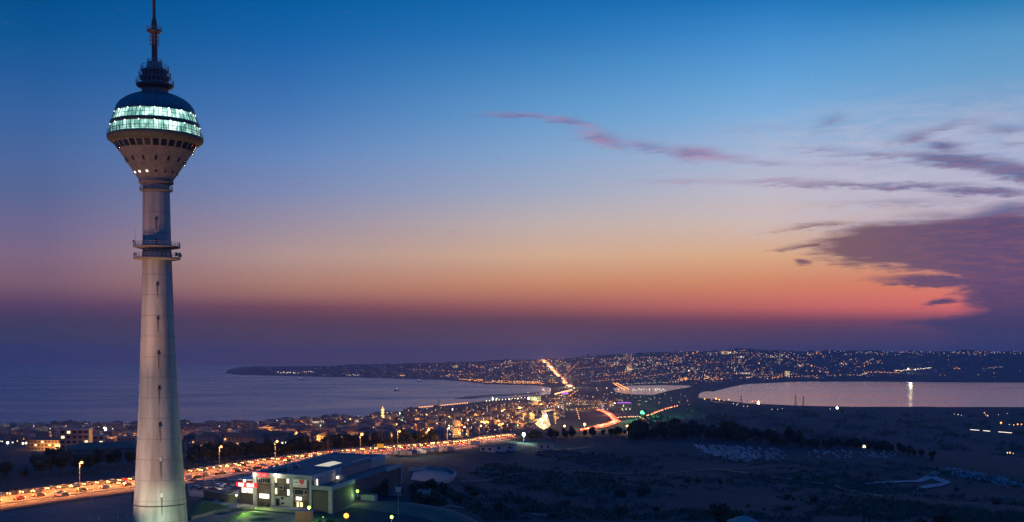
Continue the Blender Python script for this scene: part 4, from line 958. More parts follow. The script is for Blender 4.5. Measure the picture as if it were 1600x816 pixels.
# belt behind the highway
for i in range(78):
    px = 296+i*5.0+random.uniform(-2,2); b_ = lerpl([(290,722),(400,713),(480,708),(560,700),(640,694),(700,690)], px)+random.uniform(-1,3)
    if px > 690: continue
    tree(px, b_, random.uniform(.65,1.05), 'dark broadleaf tree in the belt behind the highway', 'trees in the belt behind the highway')
for (px, py, s, d) in ((60,746,1.0,'dark tree standing apart above the highway, left of the pair'),(9,748,.9,'small dark tree at the left edge above the highway'),(80,742,1.25,'left of a pair of big dark trees above the highway'),(95,741,1.35,'right of a pair of big dark trees above the highway'),(124,737,1.0,'dark tree behind the leftmost street lamp'),(139,734,.9,'dark tree right of the leftmost street lamp'),(154,732,1.0,'bushy dark tree halfway between lamp and tower'),(172,729,.6,'small slim tree below the pale blocks'),(182,729,.9,'dark tree close to the left side of the tower'),(206,727,.9,'dark tree touching the left edge of the tower'),(40,748,.5,'little shrub-like tree left of the pair above the highway')):
    tree(px, py, s, d)
for i in range(16):
    px = random.uniform(300,470); tree(px, lerpl([(300,749),(400,734),(480,723)], px), .5, 'low bush in the highway median', 'bushes in the highway median', 'bush', pt=None)
pm = simple('palm_tree', 'palm', 'small palm tree at the left end of the car park', 318, 762, lambda m: (m.bar((0,0,-.3),(.2,0,4.2),.22,bark,.16,7), [m.add([(.2,0,4.2),(.2+math.cos(t_)*1.2-math.sin(t_)*.25,math.sin(t_)*1.2+math.cos(t_)*.25,4.9),(.2+math.cos(t_)*2.6,math.sin(t_)*2.6,3.6),(.2+math.cos(t_)*1.2+math.sin(t_)*.25,math.sin(t_)*1.2-math.cos(t_)*.25,4.9)],[(0,1,2,3)],leafB) for t_ in [k*.45 for k in range(14)]]))
# ridge trees on the right
ridge = [(640,700),(760,690),(800,688),(860,684),(900,681),(960,679),(1020,676),(1080,676),(1160,682),(1250,690),(1350,698),(1430,708),(1480,722),(1600,742)]
for i in range(225):
    px = 985+random.random()**1.3*480; b_ = lerpl(ridge, px)+random.uniform(1,11)*(1 if px < 1300 else .5)
    tree(px, b_, random.choice([.5,.7,.85,1.0,1.15,1.4])*random.uniform(.85,1.1) if px < 1250 else random.uniform(.4,.8), 'dark tree on the ridge above the cemetery', 'trees on the ridge above the cemetery')
for i in range(26):
    px = 820+random.random()*180; tree(px, lerpl(ridge, px)+random.uniform(0,5), random.uniform(.5,.95), 'dark tree along the edge of the field below the red road', 'trees along the edge of the field')
for i in range(16):
    px = random.uniform(700,1060); py = random.uniform(768,812); tree(px, py, random.uniform(.55,1.3), 'dark rounded bush scattered on the near slope', 'bushes scattered on the near slope', 'bush')
for i in range(18):
    px = random.uniform(1040,1600); py = random.uniform(735,812); tree(px, py, random.uniform(.4,1.1), 'dark low bush scattered on the right hillside', 'bushes scattered on the right hillside', 'bush')
for i in range(14):
    px = random.uniform(630,700); py = random.uniform(762,796); tree(px, py, random.uniform(.6,1.3), 'dark bush near the paved yard', 'bushes near the paved yard', 'bush')
for (px, py, s, k, d) in ((600,776,.55,'round','dark tree between the white cabin and the shopping building'),(589,778,.4,'round','smaller dark tree beside the white cabin'),(624,776,.4,'round','dark tree behind the long grey cabin'),(673,772,.6,'round','dark tree behind the small pale cabin'),(500,820,.5,'bush','bush lit green below the gate block'),(516,822,.8,'bush','second lit bush right of the gate block'),(408,793,.55,'bush','round bush in front of the lit ground-floor window'),(418,794,.5,'bush','small bush in front of the shopping building wall'),(346,786,.45,'bush','small round bush by the pale path')):
    tree(px, py, s, d, kind=k)
# near trees at the bottom right, standing close below the camera's hill
def near_pt(px, ptop, Yd, hh):
    best = min((abs(P(px, ptop, Yq).z-hh-Hs(P(px, ptop, Yq).x, Yq)), Yq) for Yq in np.arange(200, 560, 2.0)); q = P(px, ptop, best[1]); return Vector((q.x, q.y, Hs(q.x, q.y)))
for (px, pt_, Yd, s, k, hh, d) in ((1126,786,250,.9,'round',8.6,'dark tree left of the bottom roof'),(1140,793,245,.8,'round',7.8,'dark tree just behind the bottom roof'),(1350,796,240,.62,'cyp',6.2,'tallest dark cypress at the bottom right'),(1358,800,238,.56,'cyp',5.6,'second dark cypress beside the tallest one'),(1376,805,236,.5,'cyp',5.0,'short dark cypress right of the pair'),(1389,804,236,.52,'cyp',5.0,'thin dark cypress farthest right in the row'),(1440,806,240,.8,'round',8.0,'dark round tree at the bottom edge right of the cypresses'),(1470,798,244,.9,'round',8.8,'large dark tree at the bottom right edge')):
    q = near_pt(px, pt_, Yd, hh*1.03); 
    g0 = Hs(q.x, q.y); o = tree(0, 0, s, d, kind=k, pt=q)
q = near_pt(1162, 806, 0, 7.2)
hs = empty('house', q); tag(hs, 'house with a pale tiled hip roof just showing at the bottom edge', 'house')
m = MB(); m.box(-4,4,-4,4,-6,5.2,white_r); m.build('wall', hs); m = MB(); m.add([(-4.8,-4.6,5.2),(4.8,-4.6,5.2),(4.8,4.6,5.2),(-4.8,4.6,5.2),(-1.3,0,7.2),(1.3,0,7.2)], [(3,2,1,0),(0,1,5,4),(1,2,5),(2,3,4,5),(3,0,4)], mat('pale_roof_tiles', (.30,.22,.20), .9, .25, 1.5)); m.build('roof', hs)
m = MB(); m.bar((.2,0,7.0),(.2,0,7.5),.12,white_r); m.build('chimney', hs)

# ------------------------------------------------------------------ right hillside: cemetery, quarry road
stone = mat('white_marble', (.40,.42,.44), .7, .2, .5)
stm = []
for k in range(3):
    m = MB(); m.box(-.95,.95,-.45,.45,0,.35,stone); m.box(-.95,-.75,-.4,.4,.352,1.3+.25*k,stone); m.box(-.6,.8,-.3,.3,.352,.5,stone); o = m.build('gravestone'); stm.append(o.data); bpy.data.objects.remove(o)
ncm = 0; many = MB(); crnd = random.Random(5)
def cem_pts():
    for r_ in range(13):
        for c_ in range(48):
            px = 1085+c_*2.7+r_*2.4+crnd.uniform(-1.1,1.1); py = 696+r_*2.0+(c_*.06)+crnd.uniform(-.8,.8)
            if px > 1189 and px < 1196: continue
            top = lerpl([(1085,699),(1120,702),(1190,706)], px); bot = lerpl([(1085,701),(1112,712),(1150,722),(1200,721),(1260,715)], px)
            if px < 1085 or px > 1262 or py < top-6 or py > bot: continue
            if crnd.random() < (.30 if px < 1190 else .62)+.3*math.sin(px*.31+py*.7)*math.sin(py*1.3-px*.11): continue
            yield px, py
allg = []
for px, py in cem_pts():
    g_ = ground(px, py); allg.append(g_)
for i in range(190):
    px = crnd.uniform(1480,1600); py = lerpl([(1470,733),(1600,757)], px)+crnd.uniform(-5,7)
    if crnd.random() < .8: allg.append(ground(px, py))
for i in range(60): px = crnd.uniform(1260,1400); allg.append(ground(px, crnd.uniform(704,716)))
allg = [g for g in allg if g]; allg.sort(key=lambda g: g.y)
for i, g_ in enumerate(allg):
    a = R(20)+crnd.uniform(-.2,.2)
    if i < 290:
        o = bpy.data.objects.new('gravestone', crnd.choice(stm)); C.objects.link(o); o.location = g_-Vector((0,0,.1)); o.rotation_euler = (0,0,a); o.scale = (crnd.uniform(.8,1.2),)*3
        tag(o, 'small white gravestone on the dark hillside cemetery', 'gravestone', 'white gravestones of the hillside cemetery')
    else:
        m = MB(); c, s = math.cos(a), math.sin(a)
        for (x0,x1,y0,y1,z0,z1) in ((-.95,.95,-.45,.45,0,.35),(-.95,-.75,-.4,.4,.352,1.4)):
            many.hexa([(g_.x+c*x-s*y_, g_.y+s*x+c*y_, g_.z+z-.1) for z in (z0,z1) for x,y_ in ((x0,y0),(x1,y0),(x1,y1),(x0,y1))], stone)
if many.v: tag(many.build('distant_gravestones'), 'white gravestones farther up the hillside cemetery', 'gravestones', kind='stuff')
track = mat('chalky_track', (.24,.25,.26), .9, vscale=.12, col2=(.12,.125,.13))
ribbon('quarry_road', [(1348,756),(1370,753.5),(1400,752.5),(1430,751.5),(1446,745),(1458,737.5),(1468,733)], [(1352,758),(1372,756),(1400,755.2),(1434,754.5),(1456,749),(1466,741),(1474,735)], track, .4, 6)
ribbon('quarry_road', [(1484,752.5),(1470,755.5),(1450,758),(1432,763)], [(1486,755),(1475,759),(1455,763),(1434,766.5)], track, .42, 6)
ribbon('quarry_road', [(1456,741),(1470,748),(1484,752.5)], [(1450,747),(1466,753),(1480,757)], track, .38, 6)
ribbon('dirt_track', [(830,705),(880,702),(930,697)], [(830,706.5),(880,703.5),(930,698.2)], verge, .3, 8)
ribbon('dirt_track', [(1084,697),(1100,704),(1120,713)], [(1086,696),(1103,702.5),(1124,712)], track, .4, 6)
simple('white_lamp_hut', 'hut', 'tiny white hut with a lamp on the ridge edge', 1351, 700.5, house_fn(5,4,3,white_r,roofm,wins=((-1,1,2,1.6,WIN2),)))
post_light('ridge_lamp', 1349, 698, 701, L_WHF, .9, 0, None, 'small white lamp on the ridge edge, left one'); post_light('ridge_lamp', 1353, 698.3, 701, L_WHF, .9, 0, None, 'small white lamp on the ridge edge, right one')
bank = mound('bare_earth_hill', 735, 826, 46, 16, 3.2, verge, seed=4, kind='structure')

# ground cover of the hillside: thousands of ragged scrub tufts in drifts, one mass
def scrub(name, label, n, x0, x1, ytop, ybot, m_, sz, seed, thr):
    r_ = random.Random(seed); mb = MB(); cnt = 0
    for i in range(n*6):
        px = r_.uniform(x0, x1); ya = lerpl(ytop, px); py = ya+(lerpl(ybot, px)-ya)*r_.random(); g_ = ground(px, py)
        if g_ is None or (sz > 3 and g_.y < 1700): continue
        x, yy = g_.x, g_.y
        d = math.sin(x*.045+1.1*math.sin(yy*.021+seed))+math.sin(yy*.034+1.3*math.sin(x*.03))+.6*math.sin(x*.13+yy*.09+seed)+.5*math.sin(x*.21-yy*.17)
        if d < thr+r_.gauss(0,.35): continue
        s = sz*r_.choice([.45,.6,.8,1,1.3])*(1 if r_.random() < .93 else 1.7); nq = 9
        for q in range(nq):
            c = Vector((x+r_.gauss(0,.8)*s, yy+r_.gauss(0,.8)*s, g_.z+abs(r_.gauss(0,.45))*s)); u = Vector((r_.gauss(0,1),r_.gauss(0,1),r_.gauss(0,.7))).normalized(); v = u.orthogonal().normalized(); k = s*r_.uniform(.25,.6)
            mb.add([c-u*k,c+v*k*.8,c+u*k,c-v*k*.8],[(0,1,2,3)],m_)
        cnt += 1
        if cnt >= n: break
    tag(mb.build(name), label, 'scrub', kind='stuff')
ST = [(640,768),(720,742),(800,712),(880,700),(1000,698),(1085,712),(1250,722),(1400,722),(1500,740),(1600,752)]
SBt = [(640,812),(1600,816)]
scrub('scrub', 'dark scrub growing in drifts over the hillside', 3600, 645, 1610, ST, SBt, leafA, 1.25, 3, .25)
scrub('dry_scrub', 'paler dry scrub and tall weeds between the dark bushes', 1800, 645, 1610, ST, SBt, mat('dry_weeds', (.05,.085,.075), .95, vscale=.5, col2=(.03,.055,.05)), .8, 8, .5)
scrub('roadside_scrub', 'low dry scrub on the slope behind the highway', 700, 0, 640, [(0,745),(210,733),(300,724),(400,714),(640,694)], [(0,772),(210,745),(300,736),(400,720),(640,696)], leafB, .8, 5, .2)
scrub('valley_scrub', 'dark hedges and copses of the far valley', 900, 1010, 1610, [(1010,650),(1100,640),(1300,643),(1610,648)], [(1010,670),(1250,684),(1430,700),(1610,735)], leafA, 5.5, 12, 1.2)
for (a, b_) in (([(720,752),(800,741),(900,735),(1000,741)],[(720,753.6),(800,742.3),(900,736.2),(1000,742.3)]),([(1120,733),(1200,745),(1300,757),(1380,775)],[(1118,734.2),(1198,746.5),(1298,758.7),(1377,777)]),([(650,800),(720,793),(800,796),(860,806)],[(650,803),(720,795.5),(800,798.5),(858,809)]),([(1000,741),(1120,733),(1250,727)],[(1000,742.2),(1120,734),(1250,728)])):
    ribbon('dirt_track', a, b_, verge, .25, 5)

for (px, py, pw, col) in ((400,800,1500,(.75,1,.25)),(322,796,1800,(.8,1,.3)),(380,808,1200,(.6,1,.25)),(505,814,900,(.7,1,.15)),(572,785,200,(.4,1,.25))):  # lamps added to throw green light on the lawns and drive
    g_ = ground(px, py); root = empty('bollard_light', g_); tag(root, 'short added garden light greening the ground near the drive, '+{400:'below the lit facade',322:'on the grass bank',380:'on the lower lawn',505:'beside the gate block',572:'in front of the site cabin'}[px], 'garden light')
    m = MB(); m.bar((0,0,0),(0,0,1.0),.08,steel,.08,8); m.build('post', root); m = MB(); m.bar((0,0,1.0),(0,0,1.18),.1,L_GREEN,.1,8); m.build('lamp_head', root)
    light('lamp_light', g_+Vector((0,-.3,2.6)), pw, col, rad=.2)

# ------------------------------------------------------------------ town between the highway and the sea
rt = random.Random(21)
wallc = [mat('plaster_cream', (0.211,0.186,0.165), .9, .2, .2), mat('plaster_grey', (0.167,0.167,0.185), .9, .2, .2), mat('plaster_white', (0.273,0.267,0.277), .9, .2, .2), mat('plaster_ochre', (0.211,0.161,0.119), .9, .2, .2)]
HT = []    # house archetypes: (wall mesh, roof mesh, window meshes)
def build_data(m, name): o = m.build(name); d = o.data; bpy.data.objects.remove(o); return d
ARCH = [(14,11,9,'hip'),(18,12,12,'hip'),(12,10,6,'hip'),(22,12,13,'flat'),(16,13,15,'flat'),(26,12,9,'hip'),(11,9,7,'hip')]
for k, (L, D, Hh, rf) in enumerate(ARCH):
    r_ = random.Random(k); wm = wallc[k % 4]
    m = MB(); m.box(-L/2,L/2,-D/2,D/2,-4,Hh,wm)
    nw, nf = int(L/3.2), int(Hh/3); lit = []
    for f in range(nf):
        for q in range(nw):
            x = -L/2+(q+.5)*L/nw; z = f*3+1.0
            if r_.random() < .16: lit.append((x, z))
            else: m.box(x-.6,x+.6,-D/2-.06,-D/2-.004,z,z+1.3,glassdk)
        if f and rf == 'flat': m.box(-L/2+1,L/2-1,-D/2-1.0,-D/2-.08,f*3-.15,f*3+.6,wm)
    wd = build_data(m, 'house_wall')
    m = MB()
    if rf == 'flat': m.box(-L/2-.3,L/2+.3,-D/2-.3,D/2+.3,Hh+.002,Hh+.5,kerbm); m.box(-2,2,-2,2,Hh+.5,Hh+2.6,wm)
    else:
        e = .7; x = L/2-min(D,L)/2*.85; m.add([(-L/2-e,-D/2-e,Hh+.002),(L/2+e,-D/2-e,Hh+.002),(L/2+e,D/2+e,Hh+.002),(-L/2-e,D/2+e,Hh+.002),(-x,0,Hh+3),(x,0,Hh+3)], [(3,2,1,0),(0,1,5,4),(1,2,5),(2,3,4,5),(3,0,4)], tile if k%2 else tile2); m.box(L/5,L/5+.8,1,1.8,Hh+1,Hh+3.4,wm)
    rd = build_data(m, 'house_roof'); wds = []
    for (x, z) in lit[:4]:
        m = MB(); m.box(x-.75,x+.75,-D/2-.07,-D/2-.004,z,z+1.4, r_.choice([WIN, WIN3, WIN3, WIN2])); wds.append(build_data(m, 'house_window'))
    HT.append((wd, rd, wds, L, D, Hh))
occ = []
def free(x, y_, r): 
    for (a, b_, c) in occ:
        if abs(a-x) < r+c and abs(b_-y_) < r+c and (a-x)**2+(b_-y_)**2 < (r+c)**2: return False
    return True
top_shore = [(-60,672),(0,671),(120,668),(210,667),(340,666),(400,664),(480,659),(540,655),(600,650),(660,643),(720,637),(780,633),(830,631),(880,629),(940,627)]
bot_town = [(-60,700),(0,700),(50,703),(100,706),(200,722),(300,716),(400,703),(480,699),(560,695),(640,690),(700,685),(760,677),(800,674),(832,672),(834,660),(868,655),(930,650),(980,652)]
cand = []
for i in range(9000):
    px = rt.uniform(-60, 975); t_, b_ = lerpl(top_shore, px)+1.0, lerpl(bot_town, px)
    py = t_+(b_-t_)*rt.random()**1.35
    if 835 < px < 868 and py > 640: continue
    if 880 < px < 975 and py > 634: continue
    cand.append((px, py))
hl = []
for px, py in cand:
    g_ = ground(px, py)
    if g_ is None or g_.z < .8 or g_.y < 900: continue
    k = rt.randrange(len(HT)); r = HT[k][3]*.62
    if not free(g_.x, g_.y, r): continue
    if px < 100 and py > 695: continue
    occ.append((g_.x, g_.y, r)); hl.append((g_, k, px, py))
    if len(hl) > 950: break
hl.sort(key=lambda q: q[0].y)
WN = ['cream','grey','white','ochre']; RN = ['hipped dark roof','hipped clay roof','hipped dark roof','flat roof and balconies','flat roof','long hipped clay roof','hipped dark roof']
def near_word(px):
    return 'left of the tower' if px < 212 else 'between tower and lattice mast' if px < 505 else 'between lattice mast and golden minaret' if px < 590 else 'right of the golden minaret' if px < 700 else 'behind the highway bend' if px < 835 else 'on the plain by the isthmus'
stuffH = MB()
for i, (g_, k, px, py) in enumerate(hl):
    wd, rd, wds, L, D, Hh = HT[k]; ang = R(rt.choice([-35,-30,-20,-10,0,10,25,40])+rt.uniform(-4,4)); s = rt.uniform(.9,1.12)
    if i < 285:
        root = bpy.data.objects.new('town_house', wd); C.objects.link(root); root.location = g_; root.rotation_euler = (0,0,ang); root.scale = (s,s,s)
        lab = f'{WN[k%4]} house with {RN[k]} in the town {near_word(px)}'
        tag(root, lab, 'house', f'{WN[k%4]} houses with {RN[k]} {near_word(px)}')
        if i < 240:
            for nm, d_ in [('roof', rd)]+[('window', w2) for w2 in wds[:3]]: c = bpy.data.objects.new(nm, d_); C.objects.link(c); c.parent = root
        else:
            c = bpy.data.objects.new('roof', rd); C.objects.link(c); c.parent = root
    else:
        M4 = Matrix.Translation(g_) @ Matrix.Rotation(ang, 4, 'Z') @ Matrix.Scale(s, 4)
        for d_ in [wd, rd]+wds:
            for mi in range(len(d_.materials)):
                fs = [tuple(p_.vertices) for p_ in d_.polygons if p_.material_index == mi]
                used = sorted({v for f in fs for v in f}); mp_ = {v: j for j, v in enumerate(used)}
                stuffH.add([M4 @ d_.vertices[v].co for v in used], [tuple(mp_[v] for v in f) for f in fs], d_.materials[mi])
# far town on the hills: blocks with a few lit windows, one mass
far_pts = []
def farregion(n, poly_top, poly_bot, x0, x1, pw=1.0):
    for i in range(n):
        px = rt.uniform(x0, x1); a, b_ = lerpl(poly_top, px), lerpl(poly_bot, px); far_pts.append((px, a+(b_-a)*rt.random()**pw))
ftop = [(360,583),(420,578),(480,576),(560,573),(640,570),(700,567),(760,565),(850,562),(900,559),(1000,552),(1100,548),(1150,546.5),(1300,549),(1450,550),(1600,550)]
fbot = [(360,586),(440,586),(560,590),(640,591),(700,594),(740,599),(850,601),(900,604),(960,601),(1060,601),(1160,597),(1300,592),(1450,592),(1600,590)]
farregion(560, ftop, fbot, 560, 1330, .9); farregion(60, ftop, fbot, 1330, 1600, .8); farregion(50, ftop, fbot, 420, 560)
for px, py in far_pts:
    g_ = ground(px, py, 4500)
    if g_ is None or g_.z < 1.5: continue
    L, D, Hh = rt.uniform(14,40), rt.uniform(12,18), rt.choice([9,12,15,15,18,24]); ang = rt.uniform(-.5,.5); c, s = math.cos(ang), math.sin(ang)
    def q(x, y_, z): return (g_.x+c*x-s*y_, g_.y+s*x+c*y_, g_.z+z)
    stuffH.hexa([q(x,y_,z) for z in (-8,Hh) for x,y_ in ((-L/2,-D/2),(L/2,-D/2),(L/2,D/2),(-L/2,D/2))], rt.choice(wallc))
    for j in range(rt.choice([0,1,1,2])):
        x = rt.uniform(-L/2+2,L/2-2); z = rt.uniform(2,Hh-2); yy = -D/2-.2
        stuffH.add([q(x-1.1,yy,z),q(x+1.1,yy,z),q(x+1.1,yy,z+1.6),q(x-1.1,yy,z+1.6)], [(0,1,2,3)], rt.choice([WIN,WIN3,WIN3]))
tag(stuffH.build('distant_buildings'), 'mass of distant town buildings on the plain and the far hills', 'buildings', kind='stuff')

# ------------------------------------------------------------------ landmark buildings of the town
def block(name, px, pbase, L, D, Hh, wm, label, rz=0, wins=None, winm=WIN, cat='building', roof='flat', wlit=.3, seed=1, top=None):
    g_ = ground(px, pbase); root = empty(name, g_, rz); tag(root, label, cat); r_ = random.Random(seed)
    m = MB(); m.box(-L/2,L/2,-D/2,D/2,-4,Hh,wm); m.build('wall', root)
    m = MB()
    if roof == 'flat': m.box(-L/2-.3,L/2+.3,-D/2-.3,D/2+.3,Hh+.002,Hh+.6,kerbm)
    else: x = L/2-D/2*.8; m.add([(-L/2-1,-D/2-1,Hh+.002),(L/2+1,-D/2-1,Hh+.002),(L/2+1,D/2+1,Hh+.002),(-L/2-1,D/2+1,Hh+.002),(-x,0,Hh+3.5),(x,0,Hh+3.5)], [(3,2,1,0),(0,1,5,4),(1,2,5),(2,3,4,5),(3,0,4)], tile)
    m.build('roof', root)
    nx, nf = (wins or (max(2, int(L/4)), max(1, int(Hh/3.2))))
    for f in range(nf):
        for q in range(nx):
            x = -L/2+(q+.5)*L/nx; z = f*Hh/nf+.9; m = MB(); lit = r_.random() < wlit
            m.box(x-L/nx*.28,x+L/nx*.28,-D/2-.1,-D/2-.004,z,z+Hh/nf*.5, winm if lit else glassdk); m.build('window', root)
    return root
b1 = block('apartment_block', 77, 703, 46, 12, 11, wallc[3], 'long apartment block lit orange left of the tower', R(-12), roof='hip', wlit=.12)
block('apartment_block', 57, 701, 9, 10, 13, wallc[0], 'narrow tall block lit orange at the left end of the long one', R(-5), wlit=.1)
block('apartment_block', 120, 716, 20, 14, 21, wallc[1], 'tall unlit grey block beside the sloping pale roof', R(10), wlit=.04)
block('apartment_block', 142, 713, 22, 14, 17, wallc[1], 'second unlit grey block behind the sloping pale roof', R(14), wlit=.06)
block('warehouse', 165, 719, 44, 22, 8, wallc[1], 'low pale warehouse with a sloping roof left of the tower', R(22), wins=(4,1), roof='hip', wlit=.1)
for (px, py, dx, dy, dz, pw, col) in ((60,700,-6,-14,5,15000,WARM),(70,703,0,-16,5,15000,WARM),(85,703,4,-14,4,18000,WARM),(96,702,8,-12,5,14000,WARM)):
    light('wall_lamp', ground(px, py)+Vector((dx,dy,dz)), pw, col, rad=.6)
# golden minaret with three balconies and a small domed hall
mn = empty('minaret', ground(598, 661)); tag(mn, 'golden floodlit minaret rising over the shore rooftops', 'minaret')
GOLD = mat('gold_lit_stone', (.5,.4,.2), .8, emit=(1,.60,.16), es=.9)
sc_ = ground(598,661).y/F; m = MB()
Z0 = 0; Ht = 27*sc_
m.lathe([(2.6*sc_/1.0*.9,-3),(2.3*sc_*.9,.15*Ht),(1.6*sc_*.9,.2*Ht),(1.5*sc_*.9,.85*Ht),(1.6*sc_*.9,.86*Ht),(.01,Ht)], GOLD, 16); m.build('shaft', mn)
for f in (.42,.60,.76):
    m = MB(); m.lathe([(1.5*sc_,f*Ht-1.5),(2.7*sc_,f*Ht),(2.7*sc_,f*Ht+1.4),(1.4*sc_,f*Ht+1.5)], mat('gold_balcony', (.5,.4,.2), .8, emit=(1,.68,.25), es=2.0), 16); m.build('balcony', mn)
mq = empty('mosque', ground(590, 662)); tag(mq, 'small domed mosque lit golden at the foot of the minaret', 'mosque')
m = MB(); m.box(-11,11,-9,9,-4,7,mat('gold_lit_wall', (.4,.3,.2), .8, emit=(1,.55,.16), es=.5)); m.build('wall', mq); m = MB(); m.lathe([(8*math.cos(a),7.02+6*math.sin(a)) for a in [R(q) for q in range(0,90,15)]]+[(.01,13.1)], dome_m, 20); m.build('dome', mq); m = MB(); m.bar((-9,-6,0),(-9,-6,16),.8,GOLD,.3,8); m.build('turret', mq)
for dx in (-12,12): light('mosque_light', ground(590,662)+Vector((dx,-16,8)), 30000, (1,.65,.2), rad=1)
# round hotel tower with a purple crown, cube with a glowing end, purple-lined hall
g_ = ground(883, 634); ht = empty('hotel_tower', g_); s_ = g_.y/F; tag(ht, 'pale cylindrical tower block with a purple crown by the isthmus', 'tower block')
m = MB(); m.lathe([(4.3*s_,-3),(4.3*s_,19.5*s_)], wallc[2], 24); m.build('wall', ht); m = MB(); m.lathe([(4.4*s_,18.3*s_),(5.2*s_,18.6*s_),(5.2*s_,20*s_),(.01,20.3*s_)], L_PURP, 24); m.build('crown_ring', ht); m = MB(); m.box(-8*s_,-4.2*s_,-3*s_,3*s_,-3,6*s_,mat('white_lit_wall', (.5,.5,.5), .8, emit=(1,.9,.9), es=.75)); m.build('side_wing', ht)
for k in range(5):
    m = MB(); m.lathe([(4.34*s_,(3+3*k)*s_),(4.38*s_,(3.2+3*k)*s_),(4.38*s_,(3.9+3*k)*s_),(4.34*s_,(4.1+3*k)*s_)], glassdk, 24); m.build('window_ring', ht)
light('hotel_light', g_+Vector((-10*s_,-12*s_,6)), 300000, (1,.8,.7), rad=4)
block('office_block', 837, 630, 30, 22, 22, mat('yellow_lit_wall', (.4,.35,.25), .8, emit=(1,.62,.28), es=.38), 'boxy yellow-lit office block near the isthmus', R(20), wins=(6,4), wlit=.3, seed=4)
hall = block('exhibition_hall', 975, 641, 44, 26, 20, wallc[1], 'wide grey hall with a purple light strip on its roof edge', R(-4), wins=(12,2), wlit=.12, seed=9)
m = MB(); m.box(-20,20,-14.5,-13.4,21,23.2,L_PURP); m.build('roof_light_strip', hall)
block('office_block', 944, 642, 20, 16, 20, wallc[2], 'narrow pale office block left of the purple-lined hall', R(10), seed=3, winm=WIN2, wlit=.25)
block('factory_hall', 712, 642, 60, 26, 14, wallc[1], 'wide grey factory hall lit by white floodlights near the shore', R(-10), wins=(9,1), wlit=.5, seed=11, winm=WIN2)
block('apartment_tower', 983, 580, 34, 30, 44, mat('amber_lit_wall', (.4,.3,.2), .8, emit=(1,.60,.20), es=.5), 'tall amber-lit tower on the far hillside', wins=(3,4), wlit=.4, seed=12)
block('apartment_tower', 1230, 588, 28, 26, 36, mat('amber_lit_wall', (.4,.3,.2)), 'amber-lit tower near the far lake shore', wins=(3,4), wlit=.4, seed=13)
block('mosque', 1133, 553, 60, 40, 24, mat('gold_lit_wall', (.4,.3,.2)), 'golden lit mosque hall on the far ridge', wins=(5,1), wlit=.6, seed=14)

# ------------------------------------------------------------------ lights of the town: lamps as individuals, then one mass
lam_m = {}
def lamp_mesh(r, hh, bm, key):
    if key in lam_m: return lam_m[key]
    m = MB(); m.bar((0,0,-1),(0,0,hh),.12*max(1,r),galv,.1*max(1,r),5); m.ball((0,0,hh+r*.5), r, bm, 6); lam_m[key] = build_data(m, 'lamp'); return lam_m[key]
lam = MB()
def mass_lamp(g_, r, hh, bm): lam.bar(g_-Vector((0,0,1)), g_+Vector((0,0,hh)), .12*max(1,r), galv, n=4); lam.ball((g_.x,g_.y,g_.z+hh+r*.5), r, bm, 6)
rl = random.Random(77); tl = []
for i in range(700):
    px = rl.uniform(-40, 975); t_, b_ = lerpl(top_shore, px)+2, lerpl(bot_town, px)-2; py = t_+(b_-t_)*rl.random()
    if 836 < px < 866 and py > 640: continue
    if px < 100 and py > 695: continue
    if 885 < px < 970 and py > 636: continue
    g_ = ground(px, py)
    if g_ is None or g_.z < .7 or g_.y < 1000: continue
    tl.append((g_, px, py))
# clusters of orange street light and rows that follow streets
rows = [((290,690),(400,684),14),((300,697),(360,692),10),((395,690),(475,684),12),((110,692),(205,688),12),((160,700),(205,706),9),((0,682),(110,678),10),((520,672),(600,660),14),((560,684),(650,676),12),((650,660),(760,652),14),((700,672),(790,664),14),((745,650),(830,640),12),((470,668),(560,664),8),((590,668),(680,660),10),((770,645),(800,672),8),((810,640),(835,655),10),((600,682),(640,660),10),((860,640),(900,632),8)]
for a, b_, n in rows:
    for q in range(n):
        f = (q+rl.uniform(-.25,.25))/n; px, py = a[0]+(b_[0]-a[0])*f, a[1]+(b_[1]-a[1])*f+rl.uniform(-1,1); g_ = ground(px, py)
        if g_ is not None: tl.append((g_, px, py))
tl.sort(key=lambda q: q[0].y)
nlight = 0
for i, (g_, px, py) in enumerate(tl):
    orange = rl.random() < .74; bm = L_SODF if orange else rl.choice([L_WHF, L_WHF, L_GRNF, WIN2]); r = g_.y/F*rl.choice([.32,.4,.5,.62]); hh = rl.uniform(6,9)
    if i < 290:
        key = (orange, bm.name, round(r*3)); o = bpy.data.objects.new('street_lamp', lamp_mesh(round(r*3)/3+.05, 8.0, bm, key)); C.objects.link(o); o.location = g_
        cn_ = 'orange' if orange else 'pale white'
        tag(o, f'small {cn_} street lamp glowing in the town {near_word(px)}', 'street lamp', f'{cn_} street lamps in the town {near_word(px)}')
    else: mass_lamp(g_, r, hh, bm)
    if i % 8 == 0: 
        light('lamp_light', g_+Vector((rl.uniform(-3,3),-3,9)), rl.uniform(9000, 42000)*(g_.y/1500)**.8, (1,.36,.07) if orange else (1,.85,.6), rad=1.0); nlight += 1
# warm glowing courtyards
for (px, py, pw) in ((300,699,90000),(320,700,70000),(372,697,60000),(415,694,90000),(402,690,60000),(475,696,90000),(480,690,60000),(190,706,60000),(205,715,60000),(175,700,60000),(722,681,60000),(705,680,60000),(756,668,60000),(783,664,60000),(600,690,40000),(565,693,50000),(840,655,90000),(640,676,70000)):
    g_ = ground(px, py)
    if g_ is not None: light('courtyard_light', g_+Vector((0,-4,9)), 2.2*pw*(g_.y/1500)**.5, (1,.38,.07), rad=1.5)
